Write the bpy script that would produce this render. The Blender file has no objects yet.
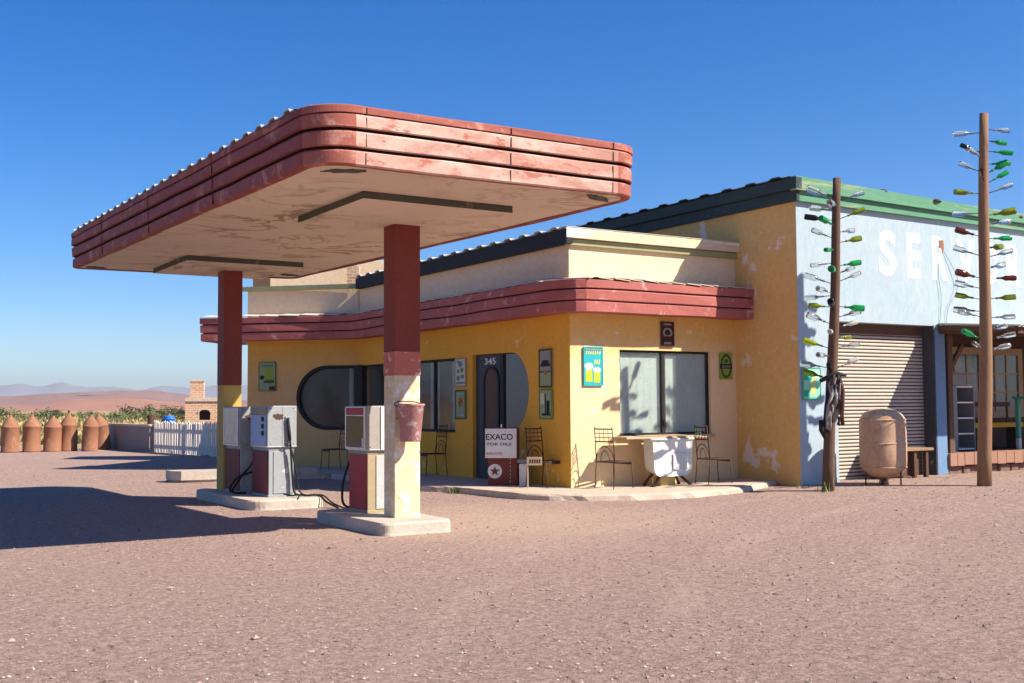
import bpy, bmesh, math, random
from mathutils import Vector, Matrix, noise as mnoise
random.seed(11)
S = bpy.context.scene
C = S.collection
R = math.radians

# ------------------------------------------------------------------ helpers
def lin(r, g, b):
    f = lambda v: (v / 255.0 / 12.92) if v / 255.0 <= 0.04045 else ((v / 255.0 + 0.055) / 1.055) ** 2.4
    return (f(r), f(g), f(b), 1.0)

def col(c):
    return (c[0], c[1], c[2], 1.0)

class NT:
    def __init__(self, name):
        self.m = bpy.data.materials.new(name)
        self.m.use_nodes = True
        self.t = self.m.node_tree
        self.b = self.t.nodes['Principled BSDF']
        self.tc = self.t.nodes.new('ShaderNodeTexCoord')
    def n(self, kind, **kw):
        nd = self.t.nodes.new('ShaderNode' + kind)
        for k, v in kw.items():
            if k in nd.inputs.keys():
                nd.inputs[k].default_value = v
            else:
                setattr(nd, k, v)
        return nd
    def l(self, a, b):
        self.t.links.new(a, b)
    def vec(self, stretch=(1, 1, 1), src='Object'):
        mp = self.n('Mapping')
        mp.inputs['Scale'].default_value = stretch
        self.l(self.tc.outputs[src], mp.inputs['Vector'])
        return mp.outputs['Vector']
    def noise(self, v, scale, detail=6, rough=0.6, dist=0.0):
        nd = self.n('TexNoise', Scale=scale, Detail=detail, Roughness=rough, Distortion=dist)
        self.l(v, nd.inputs['Vector'])
        return nd.outputs['Fac']
    def ramp(self, fac, a, b, ca=(0, 0, 0, 1), cb=(1, 1, 1, 1)):
        r = self.n('ValToRGB')
        r.color_ramp.elements[0].position = a
        r.color_ramp.elements[1].position = b
        r.color_ramp.elements[0].color = ca
        r.color_ramp.elements[1].color = cb
        self.l(fac, r.inputs['Fac'])
        return r.outputs['Color']
    def mix(self, fac, a, b, mode='MIX'):
        m = self.n('Mix', data_type='RGBA', blend_type=mode)
        if isinstance(fac, (int, float)):
            m.inputs[0].default_value = fac
        else:
            self.l(fac, m.inputs[0])
        for i, x in ((6, a), (7, b)):
            if isinstance(x, (tuple, list)):
                m.inputs[i].default_value = x
            else:
                self.l(x, m.inputs[i])
        return m.outputs[2]
    def bump(self, h, strength=0.3, dist=0.02, prev=None):
        b = self.n('Bump', Strength=strength, Distance=dist)
        self.l(h, b.inputs['Height'])
        if prev is not None:
            self.l(prev, b.inputs['Normal'])
        return b.outputs['Normal']

MATS = {}
def mat(name, base, var=None, vs=2.0, rough=0.75, bump=0.15, bs=45.0, bd=0.01, wear=None, ws=3.5, wt=0.6, ww=0.05,
        wear2=None, ws2=9.0, wt2=0.66, metal=0.0, spec=0.3, stretch=(1, 1, 1), trans=0.0, ior=1.45):
    k = NT(name)
    base = col(base)
    var = col(var) if var else tuple(c * 0.78 for c in base[:3]) + (1,)
    v = k.vec(stretch)
    c = k.mix(k.ramp(k.noise(v, vs, 8, 0.65), 0.3, 0.7), base, var)
    fine = k.noise(v, vs * 14, 4, 0.7)
    c = k.mix(0.35, c, k.mix(k.ramp(fine, 0.3, 0.75), tuple(x * 1.12 for x in base[:3]) + (1,), tuple(x * 0.7 for x in var[:3]) + (1,)))
    rr = None
    if wear:
        w = k.ramp(k.noise(v, ws, 10, 0.68, 0.3), wt, wt + ww)
        c = k.mix(w, c, col(wear))
    if wear2:
        w2 = k.ramp(k.noise(v, ws2, 9, 0.7, 0.5), wt2, wt2 + 0.04)
        c = k.mix(w2, c, col(wear2))
    k.l(c, k.b.inputs['Base Color'])
    k.b.inputs['Roughness'].default_value = rough
    k.b.inputs['Metallic'].default_value = metal
    k.b.inputs['Specular IOR Level'].default_value = spec
    k.b.inputs['IOR'].default_value = ior
    if trans:
        k.b.inputs['Transmission Weight'].default_value = trans
    if bump:
        h = k.noise(v, bs, 6, 0.65)
        n1 = k.bump(h, bump, bd)
        h2 = k.noise(v, bs / 9.0, 4, 0.6)
        k.l(k.bump(h2, bump, bd * 3, n1), k.b.inputs['Normal'])
    MATS[name] = k.m
    return k.m

def rotz(a):
    return Matrix.Rotation(a, 4, 'Z')

def frame(o, x, y, z):
    """matrix with columns x, y, z and origin o"""
    m = Matrix.Identity(4)
    for i in range(3):
        m[i][0], m[i][1], m[i][2], m[i][3] = x[i], y[i], z[i], o[i]
    return m

ROOT = {}
def props(o, label=None, cat=None, group=None, kind=None):
    if label: o['label'] = label
    if cat: o['category'] = cat
    if group: o['group'] = group
    if kind: o['kind'] = kind
    return o

def thing(name, label, cat, loc=(0, 0, 0), rz=0.0, group=None):
    o = bpy.data.objects.new(name, None)
    C.objects.link(o)
    o.empty_display_size = 0.2
    o.location = loc
    o.rotation_euler = (0, 0, rz)
    ROOT[o.name] = Matrix.Translation(loc) @ rotz(rz)
    return props(o, label, cat, group)

def link_mesh(me, name, mats, parent=None, world=False):
    o = bpy.data.objects.new(name, me)
    C.objects.link(o)
    for m in (mats if isinstance(mats, (list, tuple)) else [mats]):
        me.materials.append(m)
    if parent is not None:
        o.parent = parent
        ROOT[o.name] = ROOT[parent.name]
        if world:
            me.transform(ROOT[parent.name].inverted())
    else:
        ROOT[o.name] = Matrix.Identity(4)
    return o

class MB:
    def __init__(s):
        s.v, s.f, s.mi, s.sm = [], [], [], []
    def add(s, vs, fs, mi=0, sm=False, M=None):
        o = len(s.v)
        s.v += [tuple(M @ Vector(p)) if M is not None else tuple(p) for p in vs]
        for f in fs:
            s.f.append(tuple(i + o for i in f)); s.mi.append(mi); s.sm.append(sm)
        return s
    def bm(s, bm, mi=0, sm=False, M=None):
        bm.verts.ensure_lookup_table(); bm.verts.index_update()
        vs = [v.co.copy() for v in bm.verts]
        fs = [[v.index for v in f.verts] for f in bm.faces]
        bm.free()
        return s.add(vs, fs, mi, sm, M)
    def box(s, x0, y0, z0, x1, y1, z1, bev=0.0, mi=0, M=None, seg=2):
        b = bmesh.new()
        bmesh.ops.create_cube(b, size=1.0)
        for v in b.verts:
            v.co = Vector(((x0 + x1) / 2 + v.co.x * (x1 - x0), (y0 + y1) / 2 + v.co.y * (y1 - y0), (z0 + z1) / 2 + v.co.z * (z1 - z0)))
        if bev > 0:
            bmesh.ops.bevel(b, geom=list(b.edges), offset=bev, segments=seg, affect='EDGES', profile=0.6)
        return s.bm(b, mi, False, M)
    def tube(s, pts, r, n=8, mi=0, cap=True, sm=True, M=None):
        pts = [Vector(p) for p in pts]
        rs = r if isinstance(r, (list, tuple)) else [r] * len(pts)
        vs, fs = [], []
        prev = None
        for i, p in enumerate(pts):
            t = (pts[min(i + 1, len(pts) - 1)] - pts[max(i - 1, 0)])
            t = t.normalized() if t.length > 1e-9 else Vector((0, 0, 1))
            if prev is None:
                a = t.orthogonal().normalized()
            else:
                a = (prev - t * prev.dot(t))
                a = a.normalized() if a.length > 1e-6 else t.orthogonal().normalized()
            prev = a
            bb = t.cross(a)
            for k in range(n):
                an = 2 * math.pi * (k + 0.5) / n
                vs.append(p + (a * math.cos(an) + bb * math.sin(an)) * rs[i])
        for i in range(len(pts) - 1):
            for k in range(n):
                fs.append((i * n + k, i * n + (k + 1) % n, (i + 1) * n + (k + 1) % n, (i + 1) * n + k))
        if cap:
            fs.append(tuple(reversed(range(n))))
            fs.append(tuple((len(pts) - 1) * n + k for k in range(n)))
        return s.add(vs, fs, mi, sm, M)
    def bar(s, p, q, w, h, mi=0, up=(0, 0, 1)):
        p, q = Vector(p), Vector(q)
        t = (q - p).normalized()
        u = Vector(up)
        if abs(t.dot(u)) > 0.98: u = Vector((1, 0, 0))
        a = t.cross(u).normalized(); b = a.cross(t)
        vs = []
        for o in (p, q):
            for sx, sy in ((-1, -1), (1, -1), (1, 1), (-1, 1)):
                vs.append(o + a * sx * w / 2 + b * sy * h / 2)
        return s.add(vs, [(0, 1, 2, 3), (7, 6, 5, 4), (0, 4, 5, 1), (1, 5, 6, 2), (2, 6, 7, 3), (3, 7, 4, 0)], mi)
    def lathe(s, prof, n=20, mi=0, M=None, sm=True):
        vs, fs = [], []
        for r, z in prof:
            for k in range(n):
                a = 2 * math.pi * k / n
                vs.append((r * math.cos(a), r * math.sin(a), z))
        for i in range(len(prof) - 1):
            for k in range(n):
                fs.append((i * n + k, i * n + (k + 1) % n, (i + 1) * n + (k + 1) % n, (i + 1) * n + k))
        fs.append(tuple(reversed(range(n))))
        fs.append(tuple((len(prof) - 1) * n + k for k in range(n)))
        return s.add(vs, fs, mi, sm, M)
    def prism(s, poly, z0, z1, mi=0, M=None, mside=None):
        n = len(poly)
        vs = [(x, y, z0) for x, y in poly] + [(x, y, z1) for x, y in poly]
        s.add(vs, [tuple(reversed(range(n))), tuple(range(n, 2 * n))], mi, False, M)
        return s.add(vs, [(i, (i + 1) % n, n + (i + 1) % n, n + i) for i in range(n)], mi if mside is None else mside, False, M)
    def sweep(s, path, prof, closed=False, mi=0, cb=None, sm=False, jit=0.0):
        """prof: (out, z); outward is the left side of the path direction"""
        n = len(path)
        nr = []
        for i in range(n):
            p = Vector(path[i])
            def sn(a, b):
                d = (Vector(b) - Vector(a)).normalized(); return Vector((-d.y, d.x))
            if closed or 0 < i < n - 1:
                a = sn(path[i - 1], path[i]); b = sn(path[i], path[(i + 1) % n])
                m = (a + b).normalized(); nr.append(m / max(0.3, m.dot(a)))
            elif i == 0: nr.append(sn(path[0], path[1]))
            else: nr.append(sn(path[-2], path[-1]))
        q = len(prof)
        vs = []
        for i in range(n):
            for k_, (o, z) in enumerate(prof):
                jo = jit * mnoise.noise(Vector((path[i][0] * 1.3, path[i][1] * 1.3, int(z * 6) * 3.7)))
                jz = jit * 0.8 * mnoise.noise(Vector((path[i][0] * 0.9 + 9, path[i][1] * 0.9, int(z * 6) * 2.1)))
                vs.append((path[i][0] + nr[i].x * (o + jo), path[i][1] + nr[i].y * (o + jo), z + jz))
        for i in range(n if closed else n - 1):
            j = (i + 1) % n
            for k in range(q - 1):
                m = cb(i, k) if cb else mi
                s.f.append(tuple(x + len(s.v) for x in (i * q + k, j * q + k, j * q + k + 1, i * q + k + 1)))
                s.mi.append(m); s.sm.append(sm)
        if not closed:
            for b in (0, (n - 1) * q):
                s.f.append(tuple(b + k + len(s.v) for k in range(q))); s.mi.append(mi); s.sm.append(False)
        s.v += vs
        return s
    def build(s, name, mats, parent=None, world=False, fix=True):
        me = bpy.data.meshes.new(name)
        me.from_pydata(s.v, [], s.f)
        me.update()
        for p, m, sm in zip(me.polygons, s.mi, s.sm):
            p.material_index = m; p.use_smooth = sm
        if fix:
            b = bmesh.new(); b.from_mesh(me)
            bmesh.ops.recalc_face_normals(b, faces=list(b.faces))
            b.to_mesh(me); b.free()
        return link_mesh(me, name, mats, parent, world)

def subdiv(path, step, closed):
    out = []
    n = len(path)
    for i in range(n):
        a = Vector(path[i]); out.append(tuple(a))
        if i == n - 1 and not closed: break
        b = Vector(path[(i + 1) % n]); k = int((b - a).length / step)
        for q in range(1, k): out.append(tuple(a + (b - a) * q / k))
    return out

def arc(cx, cy, rx, ry, a0, a1, n):
    return [(cx + rx * math.cos(R(a0 + (a1 - a0) * i / n)), cy + ry * math.sin(R(a0 + (a1 - a0) * i / n))) for i in range(n + 1)]

def curve_mesh(cu):
    o = bpy.data.objects.new('tmp', cu)
    C.objects.link(o)
    dg = bpy.context.evaluated_depsgraph_get()
    dg.update()
    me = bpy.data.meshes.new_from_object(o.evaluated_get(dg))
    bpy.data.objects.remove(o)
    me.materials.clear()
    return me

def plate(name, outer, holes, thick, M, mats, parent):
    """flat plate with holes; M maps plate space (s, t, depth) to the world; depth 0 is the outer face, the plate grows to -depth"""
    cu = bpy.data.curves.new(name, 'CURVE')
    cu.dimensions = '2D'; cu.fill_mode = 'BOTH'; cu.extrude = thick / 2
    for pl in [outer] + list(holes):
        sp = cu.splines.new('POLY'); sp.points.add(len(pl) - 1)
        for i, (x, y) in enumerate(pl): sp.points[i].co = (x, y, 0, 1)
        sp.use_cyclic_u = True
    me = curve_mesh(cu)
    me.transform(M @ Matrix.Translation((0, 0, -thick / 2)))
    if M.to_3x3().determinant() < 0: me.flip_normals()
    for p in me.polygons: p.use_smooth = False
    return link_mesh(me, name, mats, parent, True)

def text_mesh(body, w, h, M, depth=0.004, offset=0.0, spacing=1.0):
    cu = bpy.data.curves.new('lettering', 'FONT')
    cu.body = body; cu.extrude = depth / 2; cu.offset = offset; cu.space_character = spacing; cu.resolution_u = 4
    me = curve_mesh(cu)
    xs = [v.co.x for v in me.vertices]; ys = [v.co.y for v in me.vertices]
    x0, x1, y0, y1 = min(xs), max(xs), min(ys), max(ys)
    for v in me.vertices:
        v.co.x = (v.co.x - x0) / (x1 - x0) * w
        v.co.y = (v.co.y - y0) / (y1 - y0) * h
        v.co.z += depth / 2
    me.transform(M)
    return me

def letters(name, items, mat_, parent, world=True):
    """items: list of (body, w, h, M); one joined mesh"""
    b = bmesh.new()
    for body, w, h, M, off in items:
        me = text_mesh(body, w, h, M, 0.004, off)
        b.from_mesh(me); bpy.data.meshes.remove(me)
    me = bpy.data.meshes.new(name); b.to_mesh(me); b.free()
    return link_mesh(me, name, mat_, parent, world)

def dup(root, loc=None, rz=None, label=None, group=None):
    def rec(o, par):
        c = o.copy(); C.objects.link(c)
        if par is not None: c.parent = par
        ROOT[c.name] = Matrix.Identity(4)
        for ch in list(o.children): rec(ch, c)
        return c
    c = rec(root, None)
    if loc is not None: c.location = loc
    if rz is not None: c.rotation_euler = (0, 0, rz)
    if label: c['label'] = label
    if group: c['group'] = group
    return c

# ------------------------------------------------------------------ materials
yel = mat('ochre_plaster', (0.78, 0.41, 0.055), (0.71, 0.35, 0.04), 0.9, 0.9, 0.35, 30, 0.012, wear=(0.78, 0.66, 0.50), ws=2.2, wt=0.63, wear2=(0.42, 0.30, 0.20), ws2=5.0, wt2=0.70)
def two_tone(name, low, low2, top, top2, z0, z1, wear, wt):  # saturated ochre above, paler tone below a ragged height line
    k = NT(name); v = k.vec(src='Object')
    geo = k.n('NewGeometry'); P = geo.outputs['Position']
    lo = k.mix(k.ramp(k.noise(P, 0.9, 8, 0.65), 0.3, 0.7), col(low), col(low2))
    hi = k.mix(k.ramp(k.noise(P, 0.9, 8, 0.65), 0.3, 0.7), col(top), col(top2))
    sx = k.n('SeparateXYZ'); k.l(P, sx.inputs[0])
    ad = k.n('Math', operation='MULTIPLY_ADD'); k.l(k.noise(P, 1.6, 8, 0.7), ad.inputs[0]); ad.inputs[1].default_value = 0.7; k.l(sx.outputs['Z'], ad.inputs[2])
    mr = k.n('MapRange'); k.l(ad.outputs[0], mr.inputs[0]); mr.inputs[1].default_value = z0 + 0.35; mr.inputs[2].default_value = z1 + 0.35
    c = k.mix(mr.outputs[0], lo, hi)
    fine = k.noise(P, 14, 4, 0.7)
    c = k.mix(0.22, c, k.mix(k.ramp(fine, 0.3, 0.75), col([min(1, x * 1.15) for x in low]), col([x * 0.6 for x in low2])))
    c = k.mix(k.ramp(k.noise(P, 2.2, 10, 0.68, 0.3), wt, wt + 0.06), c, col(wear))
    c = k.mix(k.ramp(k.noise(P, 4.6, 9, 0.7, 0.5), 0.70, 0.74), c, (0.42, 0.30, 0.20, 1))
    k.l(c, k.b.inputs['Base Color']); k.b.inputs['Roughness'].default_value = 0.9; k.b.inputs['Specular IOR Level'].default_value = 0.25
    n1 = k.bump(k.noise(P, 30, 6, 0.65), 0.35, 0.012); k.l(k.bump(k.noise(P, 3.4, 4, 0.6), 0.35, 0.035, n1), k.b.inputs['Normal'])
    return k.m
yel_wing = two_tone('tan_ochre_plaster', (0.67, 0.42, 0.17), (0.61, 0.355, 0.13), (0.76, 0.41, 0.05), (0.70, 0.355, 0.038), 2.1, 2.9, (0.70, 0.58, 0.44), 0.64)
yel_front = two_tone('cream_ochre_plaster', (0.83, 0.62, 0.37), (0.77, 0.53, 0.27), (0.74, 0.45, 0.10), (0.68, 0.39, 0.08), 2.25, 2.7, (0.80, 0.70, 0.54), 0.61)
yel_pale = mat('faded_plaster', (0.80, 0.63, 0.42), (0.74, 0.54, 0.33), 0.9, 0.9, 0.35, 30, 0.012, wear=(0.70, 0.64, 0.56), ws=2.6, wt=0.62)
tan = mat('tan_plaster', (0.76, 0.48, 0.18), (0.66, 0.38, 0.12), 0.7, 0.9, 0.4, 26, 0.012, wear=(0.76, 0.62, 0.50), ws=1.3, wt=0.59, ww=0.02, wear2=(0.74, 0.60, 0.46), ws2=3.2, wt2=0.68)
blu = mat('pale_blue_plaster', (0.39, 0.475, 0.525), (0.335, 0.43, 0.49), 0.8, 0.9, 0.35, 24, 0.012, wear=(0.42, 0.50, 0.54), ws=2.0, wt=0.56, ww=0.12, stretch=(1, 1, 0.45), wear2=(0.45, 0.40, 0.36), ws2=3.5, wt2=0.74)
blue_pier = mat('sky_blue_paint', (0.17, 0.28, 0.44), (0.12, 0.21, 0.35), 1.5, 0.8, 0.3, 30, 0.01, wear=(0.45, 0.5, 0.55), ws=3, wt=0.66)
jamb = mat('stained_jamb', (0.07, 0.075, 0.085), (0.045, 0.045, 0.05), 2, 0.9, 0.4, 20, 0.01, wear=(0.35, 0.33, 0.30), ws=5, wt=0.64)
red = mat('red_paint', (0.28, 0.062, 0.048), (0.20, 0.045, 0.04), 1.6, 0.66, 0.2, 40, 0.006, wear=(0.40, 0.17, 0.13), ws=3.2, wt=0.54, ww=0.12, wear2=(0.52, 0.36, 0.30), ws2=5, wt2=0.66)
redworn = mat('worn_red_paint', (0.50, 0.285, 0.225), (0.42, 0.21, 0.165), 1.8, 0.92, 0.2, 40, 0.006, wear=(0.58, 0.425, 0.35), ws=3.8, wt=0.42, ww=0.22, wear2=(0.40, 0.155, 0.115), ws2=8.0, wt2=0.57, stretch=(0.5, 1, 1.2), spec=0.12)
redlit = mat('sunlit_red', (0.37, 0.125, 0.09), (0.30, 0.088, 0.066), 1.8, 0.9, 0.2, 40, 0.006, wear=(0.52, 0.26, 0.20), ws=3.2, wt=0.52, ww=0.12, wear2=(0.60, 0.44, 0.36), ws2=5, wt2=0.66)  # lighter red for the sun-facing fascia, sunlight put into the colour
redshop = mat('faded_red_paint', (0.40, 0.125, 0.105), (0.33, 0.085, 0.07), 1.4, 0.65, 0.2, 40, 0.006, wear=(0.60, 0.38, 0.33), ws=3, wt=0.58, ww=0.12)
groove = mat('dark_groove', (0.055, 0.014, 0.012), None, 3, 0.9, 0.1)
redcol = mat('red_column_paint', (0.215, 0.045, 0.03), (0.165, 0.034, 0.026), 1.5, 0.7, 0.25, 40, 0.006, wear=(0.45, 0.33, 0.28), ws=10, wt=0.73)
redcol2 = mat('peeling_red_paint', (0.50, 0.17, 0.12), (0.42, 0.12, 0.085), 2.5, 0.8, 0.3, 40, 0.006, wear=(0.66, 0.48, 0.36), ws=7, wt=0.56)
creamcol = mat('cream_column_paint', (0.72, 0.58, 0.38), (0.62, 0.46, 0.26), 2.2, 0.8, 0.3, 36, 0.008, wear=(0.78, 0.72, 0.62), ws=7, wt=0.50, ww=0.12, wear2=(0.46, 0.30, 0.14), ws2=6, wt2=0.61)
yelcol = mat('yellow_column_paint', (0.54, 0.36, 0.10), (0.46, 0.29, 0.075), 2.2, 0.8, 0.3, 36, 0.008, wear=(0.6, 0.5, 0.35), ws=5, wt=0.62)
def soffit_mat():
    k = NT('soffit_board'); geo = k.n('NewGeometry'); P = geo.outputs['Position']
    c = k.mix(k.ramp(k.noise(P, 0.7, 7, 0.6), 0.3, 0.7), (0.72, 0.60, 0.48, 1), (0.64, 0.52, 0.41, 1))
    big = k.ramp(k.noise(P, 0.45, 4, 0.6), 0.42, 0.62)
    vein = k.n('Math', operation='SUBTRACT'); k.l(k.noise(P, 0.85, 6, 0.62, 0.6), vein.inputs[0]); vein.inputs[1].default_value = 0.5
    ab = k.n('Math', operation='ABSOLUTE'); k.l(vein.outputs[0], ab.inputs[0])
    vr = k.ramp(ab.outputs[0], 0.006, 0.034, (1, 1, 1, 1), (0, 0, 0, 1))
    m1 = k.n('Math', operation='MULTIPLY'); k.l(vr, m1.inputs[0]); k.l(big, m1.inputs[1])
    m2 = k.n('Math', operation='MULTIPLY'); k.l(m1.outputs[0], m2.inputs[0]); m2.inputs[1].default_value = 0.95
    c = k.mix(m2.outputs[0], c, (0.26, 0.145, 0.075, 1))
    c = k.mix(k.ramp(k.noise(P, 1.3, 8, 0.7, 0.4), 0.60, 0.72), c, (0.50, 0.36, 0.24, 1))
    c = k.mix(k.ramp(k.noise(P, 2.4, 8, 0.7), 0.68, 0.71), c, (0.36, 0.27, 0.19, 1))
    c = k.mix(0.2, c, k.mix(k.ramp(k.noise(P, 16, 5, 0.7), 0.3, 0.7), (0.74, 0.62, 0.50, 1), (0.46, 0.36, 0.28, 1)))
    k.l(c, k.b.inputs['Base Color']); k.b.inputs['Roughness'].default_value = 0.92; k.b.inputs['Specular IOR Level'].default_value = 0.2
    k.l(k.bump(k.noise(P, 5, 6, 0.6), 0.3, 0.03), k.b.inputs['Normal'])
    return k.m
soffit = soffit_mat()
gutter = mat('dark_olive_board', (0.10, 0.10, 0.075), (0.07, 0.075, 0.06), 2, 0.8, 0.2, 40, 0.006, wear=(0.2, 0.15, 0.1), ws=4, wt=0.6)
tin = mat('galvanised_sheet', (0.62, 0.60, 0.56), (0.50, 0.47, 0.43), 1.5, 0.5, 0.1, 40, 0.004, metal=0.35, wear=(0.40, 0.27, 0.18), ws=2, wt=0.6)
tintile = mat('cream_sheet', (0.66, 0.58, 0.47), (0.52, 0.42, 0.32), 1.5, 0.75, 0.15, 40, 0.004)
tindark = mat('dark_sheet', (0.07, 0.08, 0.085), (0.05, 0.055, 0.06), 1.5, 0.6, 0.15, 40, 0.004)
darktrim = mat('dark_green_trim', (0.035, 0.06, 0.062), (0.025, 0.04, 0.045), 1.6, 0.7, 0.2, 40, 0.006, wear=(0.12, 0.14, 0.13), ws=5, wt=0.62, stretch=(1, 0.3, 1))
blacktrim = mat('black_trim', (0.028, 0.03, 0.034), (0.02, 0.02, 0.024), 1.6, 0.75, 0.2, 40, 0.006, wear=(0.12, 0.12, 0.11), ws=5, wt=0.66)
creamtrim = mat('cream_board', (0.72, 0.60, 0.40), (0.60, 0.47, 0.28), 1.6, 0.75, 0.2, 40, 0.006, wear=(0.78, 0.76, 0.68), ws=3, wt=0.52, stretch=(0.25, 1, 2.0))
olivetrim = mat('olive_board', (0.33, 0.33, 0.17), (0.24, 0.25, 0.13), 1.6, 0.75, 0.2, 40, 0.006)
greentrim = mat('green_board', (0.12, 0.30, 0.18), (0.085, 0.23, 0.14), 1.2, 0.75, 0.25, 40, 0.006, wear=(0.40, 0.36, 0.20), ws=2.0, wt=0.55, ww=0.12, wear2=(0.08, 0.12, 0.09), ws2=4, wt2=0.68, stretch=(0.25, 1, 2.5))
concrete = mat('concrete', (0.52, 0.45, 0.37), (0.44, 0.37, 0.31), 1.4, 0.9, 0.45, 28, 0.014, wear=(0.36, 0.28, 0.23), ws=3, wt=0.58, ww=0.12)
paving = mat('paving_slab', (0.56, 0.46, 0.36), (0.46, 0.36, 0.28), 1.0, 0.9, 0.45, 24, 0.014, wear=(0.36, 0.26, 0.2), ws=2.2, wt=0.58, ww=0.12)
glass = mat('dark_window_glass', (0.010, 0.016, 0.026), (0.018, 0.026, 0.038), 1.0, 0.05, 0.0, spec=0.28)
glassgrey = mat('grey_window_glass', (0.085, 0.10, 0.115), (0.055, 0.065, 0.08), 1.2, 0.12, 0.0, spec=0.5, wear=(0.22, 0.24, 0.24), ws=1.2, wt=0.52, ww=0.2, stretch=(1, 3, 0.6))
glassdust = mat('dusty_window_glass', (0.38, 0.45, 0.42), (0.28, 0.36, 0.36), 1.3, 0.22, 0.0, spec=0.5, wear=(0.48, 0.50, 0.44), ws=1.4, wt=0.50, ww=0.25)
glassslate = mat('slate_window_glass', (0.10, 0.115, 0.14), (0.085, 0.10, 0.12), 1.0, 0.2, 0.0, spec=0.4)
blackframe = mat('black_frame', (0.018, 0.018, 0.02), None, 3, 0.6, 0.1)
doorpaint = mat('dark_blue_door', (0.035, 0.052, 0.066), (0.025, 0.038, 0.05), 2, 0.5, 0.15, 50, 0.004, wear=(0.14, 0.16, 0.17), ws=6, wt=0.66)
doorbrown = mat('brown_door_panel', (0.095, 0.042, 0.026), (0.07, 0.032, 0.02), 2, 0.5, 0.1)
white = mat('white_paint', (0.78, 0.77, 0.73), (0.68, 0.66, 0.61), 2, 0.7, 0.2, 40, 0.006, wear=(0.5, 0.42, 0.33), ws=5, wt=0.62)
whiteletter = mat('white_letter', (0.86, 0.87, 0.87), (0.82, 0.84, 0.85), 1.2, 0.8, 0.2, 30, 0.004, wear=(0.55, 0.62, 0.65), ws=6, wt=0.62, ww=0.2)
iron = mat('wrought_iron', (0.05, 0.032, 0.024), (0.12, 0.065, 0.042), 6, 0.6, 0.15, 80, 0.003, metal=0.4)
redcab = mat('brick_red_cabinet', (0.20, 0.045, 0.03), (0.16, 0.035, 0.025), 3, 0.6, 0.15, 50, 0.004, wear=(0.34, 0.2, 0.14), ws=6, wt=0.65)
black = mat('black_ink', (0.02, 0.02, 0.022), None, 3, 0.7, 0.0)
redink = mat('red_ink', (0.45, 0.10, 0.07), None, 3, 0.7, 0.0)
enamel = mat('chipped_enamel', (0.72, 0.72, 0.67), (0.60, 0.61, 0.58), 2.0, 0.4, 0.12, 30, 0.006, wear=(0.34, 0.20, 0.11), ws=5, wt=0.63, wear2=(0.5, 0.55, 0.58), ws2=2.5, wt2=0.62)
wood = mat('weathered_wood', (0.34, 0.22, 0.13), (0.25, 0.155, 0.09), 2.5, 0.8, 0.4, 40, 0.008, stretch=(1, 1, 0.12))
plank = mat('pale_plank', (0.52, 0.40, 0.27), (0.40, 0.29, 0.19), 2.0, 0.8, 0.35, 40, 0.006, stretch=(0.15, 1, 1))
darkwood = mat('dark_wood', (0.11, 0.06, 0.04), (0.08, 0.045, 0.03), 2.0, 0.8, 0.3, 40, 0.006, stretch=(0.2, 1, 1))
polewood = mat('pole_wood', (0.31, 0.18, 0.10), (0.17, 0.09, 0.05), 5.0, 0.85, 0.5, 30, 0.012, wear=(0.10, 0.06, 0.04), ws=6, wt=0.63, stretch=(1, 1, 0.1))
poledark = mat('dark_pole_wood', (0.14, 0.08, 0.05), (0.09, 0.05, 0.034), 5.0, 0.85, 0.5, 30, 0.012, wear=(0.26, 0.16, 0.09), ws=6, wt=0.58, stretch=(1, 1, 0.1))
slat = mat('shutter_slat', (0.52, 0.47, 0.40), (0.42, 0.36, 0.30), 0.9, 0.7, 0.15, 30, 0.006, wear=(0.46, 0.27, 0.15), ws=1.3, wt=0.60, ww=0.14, stretch=(0.6, 1, 2))
slatdark = mat('shutter_groove', (0.16, 0.10, 0.065), None, 2, 0.8, 0.1)
rust = mat('rust', (0.33, 0.155, 0.088), (0.20, 0.088, 0.052), 2.2, 0.85, 0.35, 40, 0.006, wear=(0.38, 0.20, 0.11), ws=4, wt=0.54, ww=0.15, wear2=(0.10, 0.05, 0.035), ws2=5, wt2=0.64, stretch=(1, 1, 0.5))
rustpale = mat('pale_rust', (0.58, 0.40, 0.26), (0.34, 0.155, 0.075), 1.5, 0.7, 0.25, 40, 0.005, wear=(0.64, 0.50, 0.36), ws=2.4, wt=0.52, ww=0.2, wear2=(0.46, 0.24, 0.12), ws2=2.6, wt2=0.58, stretch=(1, 1, 0.6))
rustdark = mat('dark_rust', (0.10, 0.05, 0.035), (0.07, 0.035, 0.025), 4, 0.85, 0.3)
brick = None
pumpgrey = mat('pump_enamel', (0.33, 0.35, 0.36), (0.26, 0.28, 0.29), 2.0, 0.45, 0.1, 50, 0.003, wear=(0.32, 0.26, 0.22), ws=6, wt=0.64, wear2=(0.72, 0.72, 0.7), ws2=4, wt2=0.6)
pumpblue = mat('pump_blue_panel', (0.40, 0.50, 0.68), (0.34, 0.43, 0.62), 2.0, 0.5, 0.1, 50, 0.003, wear=(0.55, 0.55, 0.52), ws=5, wt=0.64)
pumpred = mat('pump_red_panel', (0.46, 0.03, 0.035), (0.38, 0.025, 0.03), 2.0, 0.5, 0.1, 50, 0.003, wear=(0.45, 0.2, 0.16), ws=7, wt=0.68)
pumpredark = mat('pump_maroon_panel', (0.20, 0.035, 0.03), (0.16, 0.03, 0.028), 2.0, 0.6, 0.1, 50, 0.003, wear=(0.45, 0.3, 0.25), ws=8, wt=0.66)
palepanel = mat('pale_metal_panel', (0.50, 0.51, 0.50), (0.42, 0.43, 0.43), 3, 0.5, 0.1, 50, 0.003, wear=(0.34, 0.28, 0.22), ws=7, wt=0.64)
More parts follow.
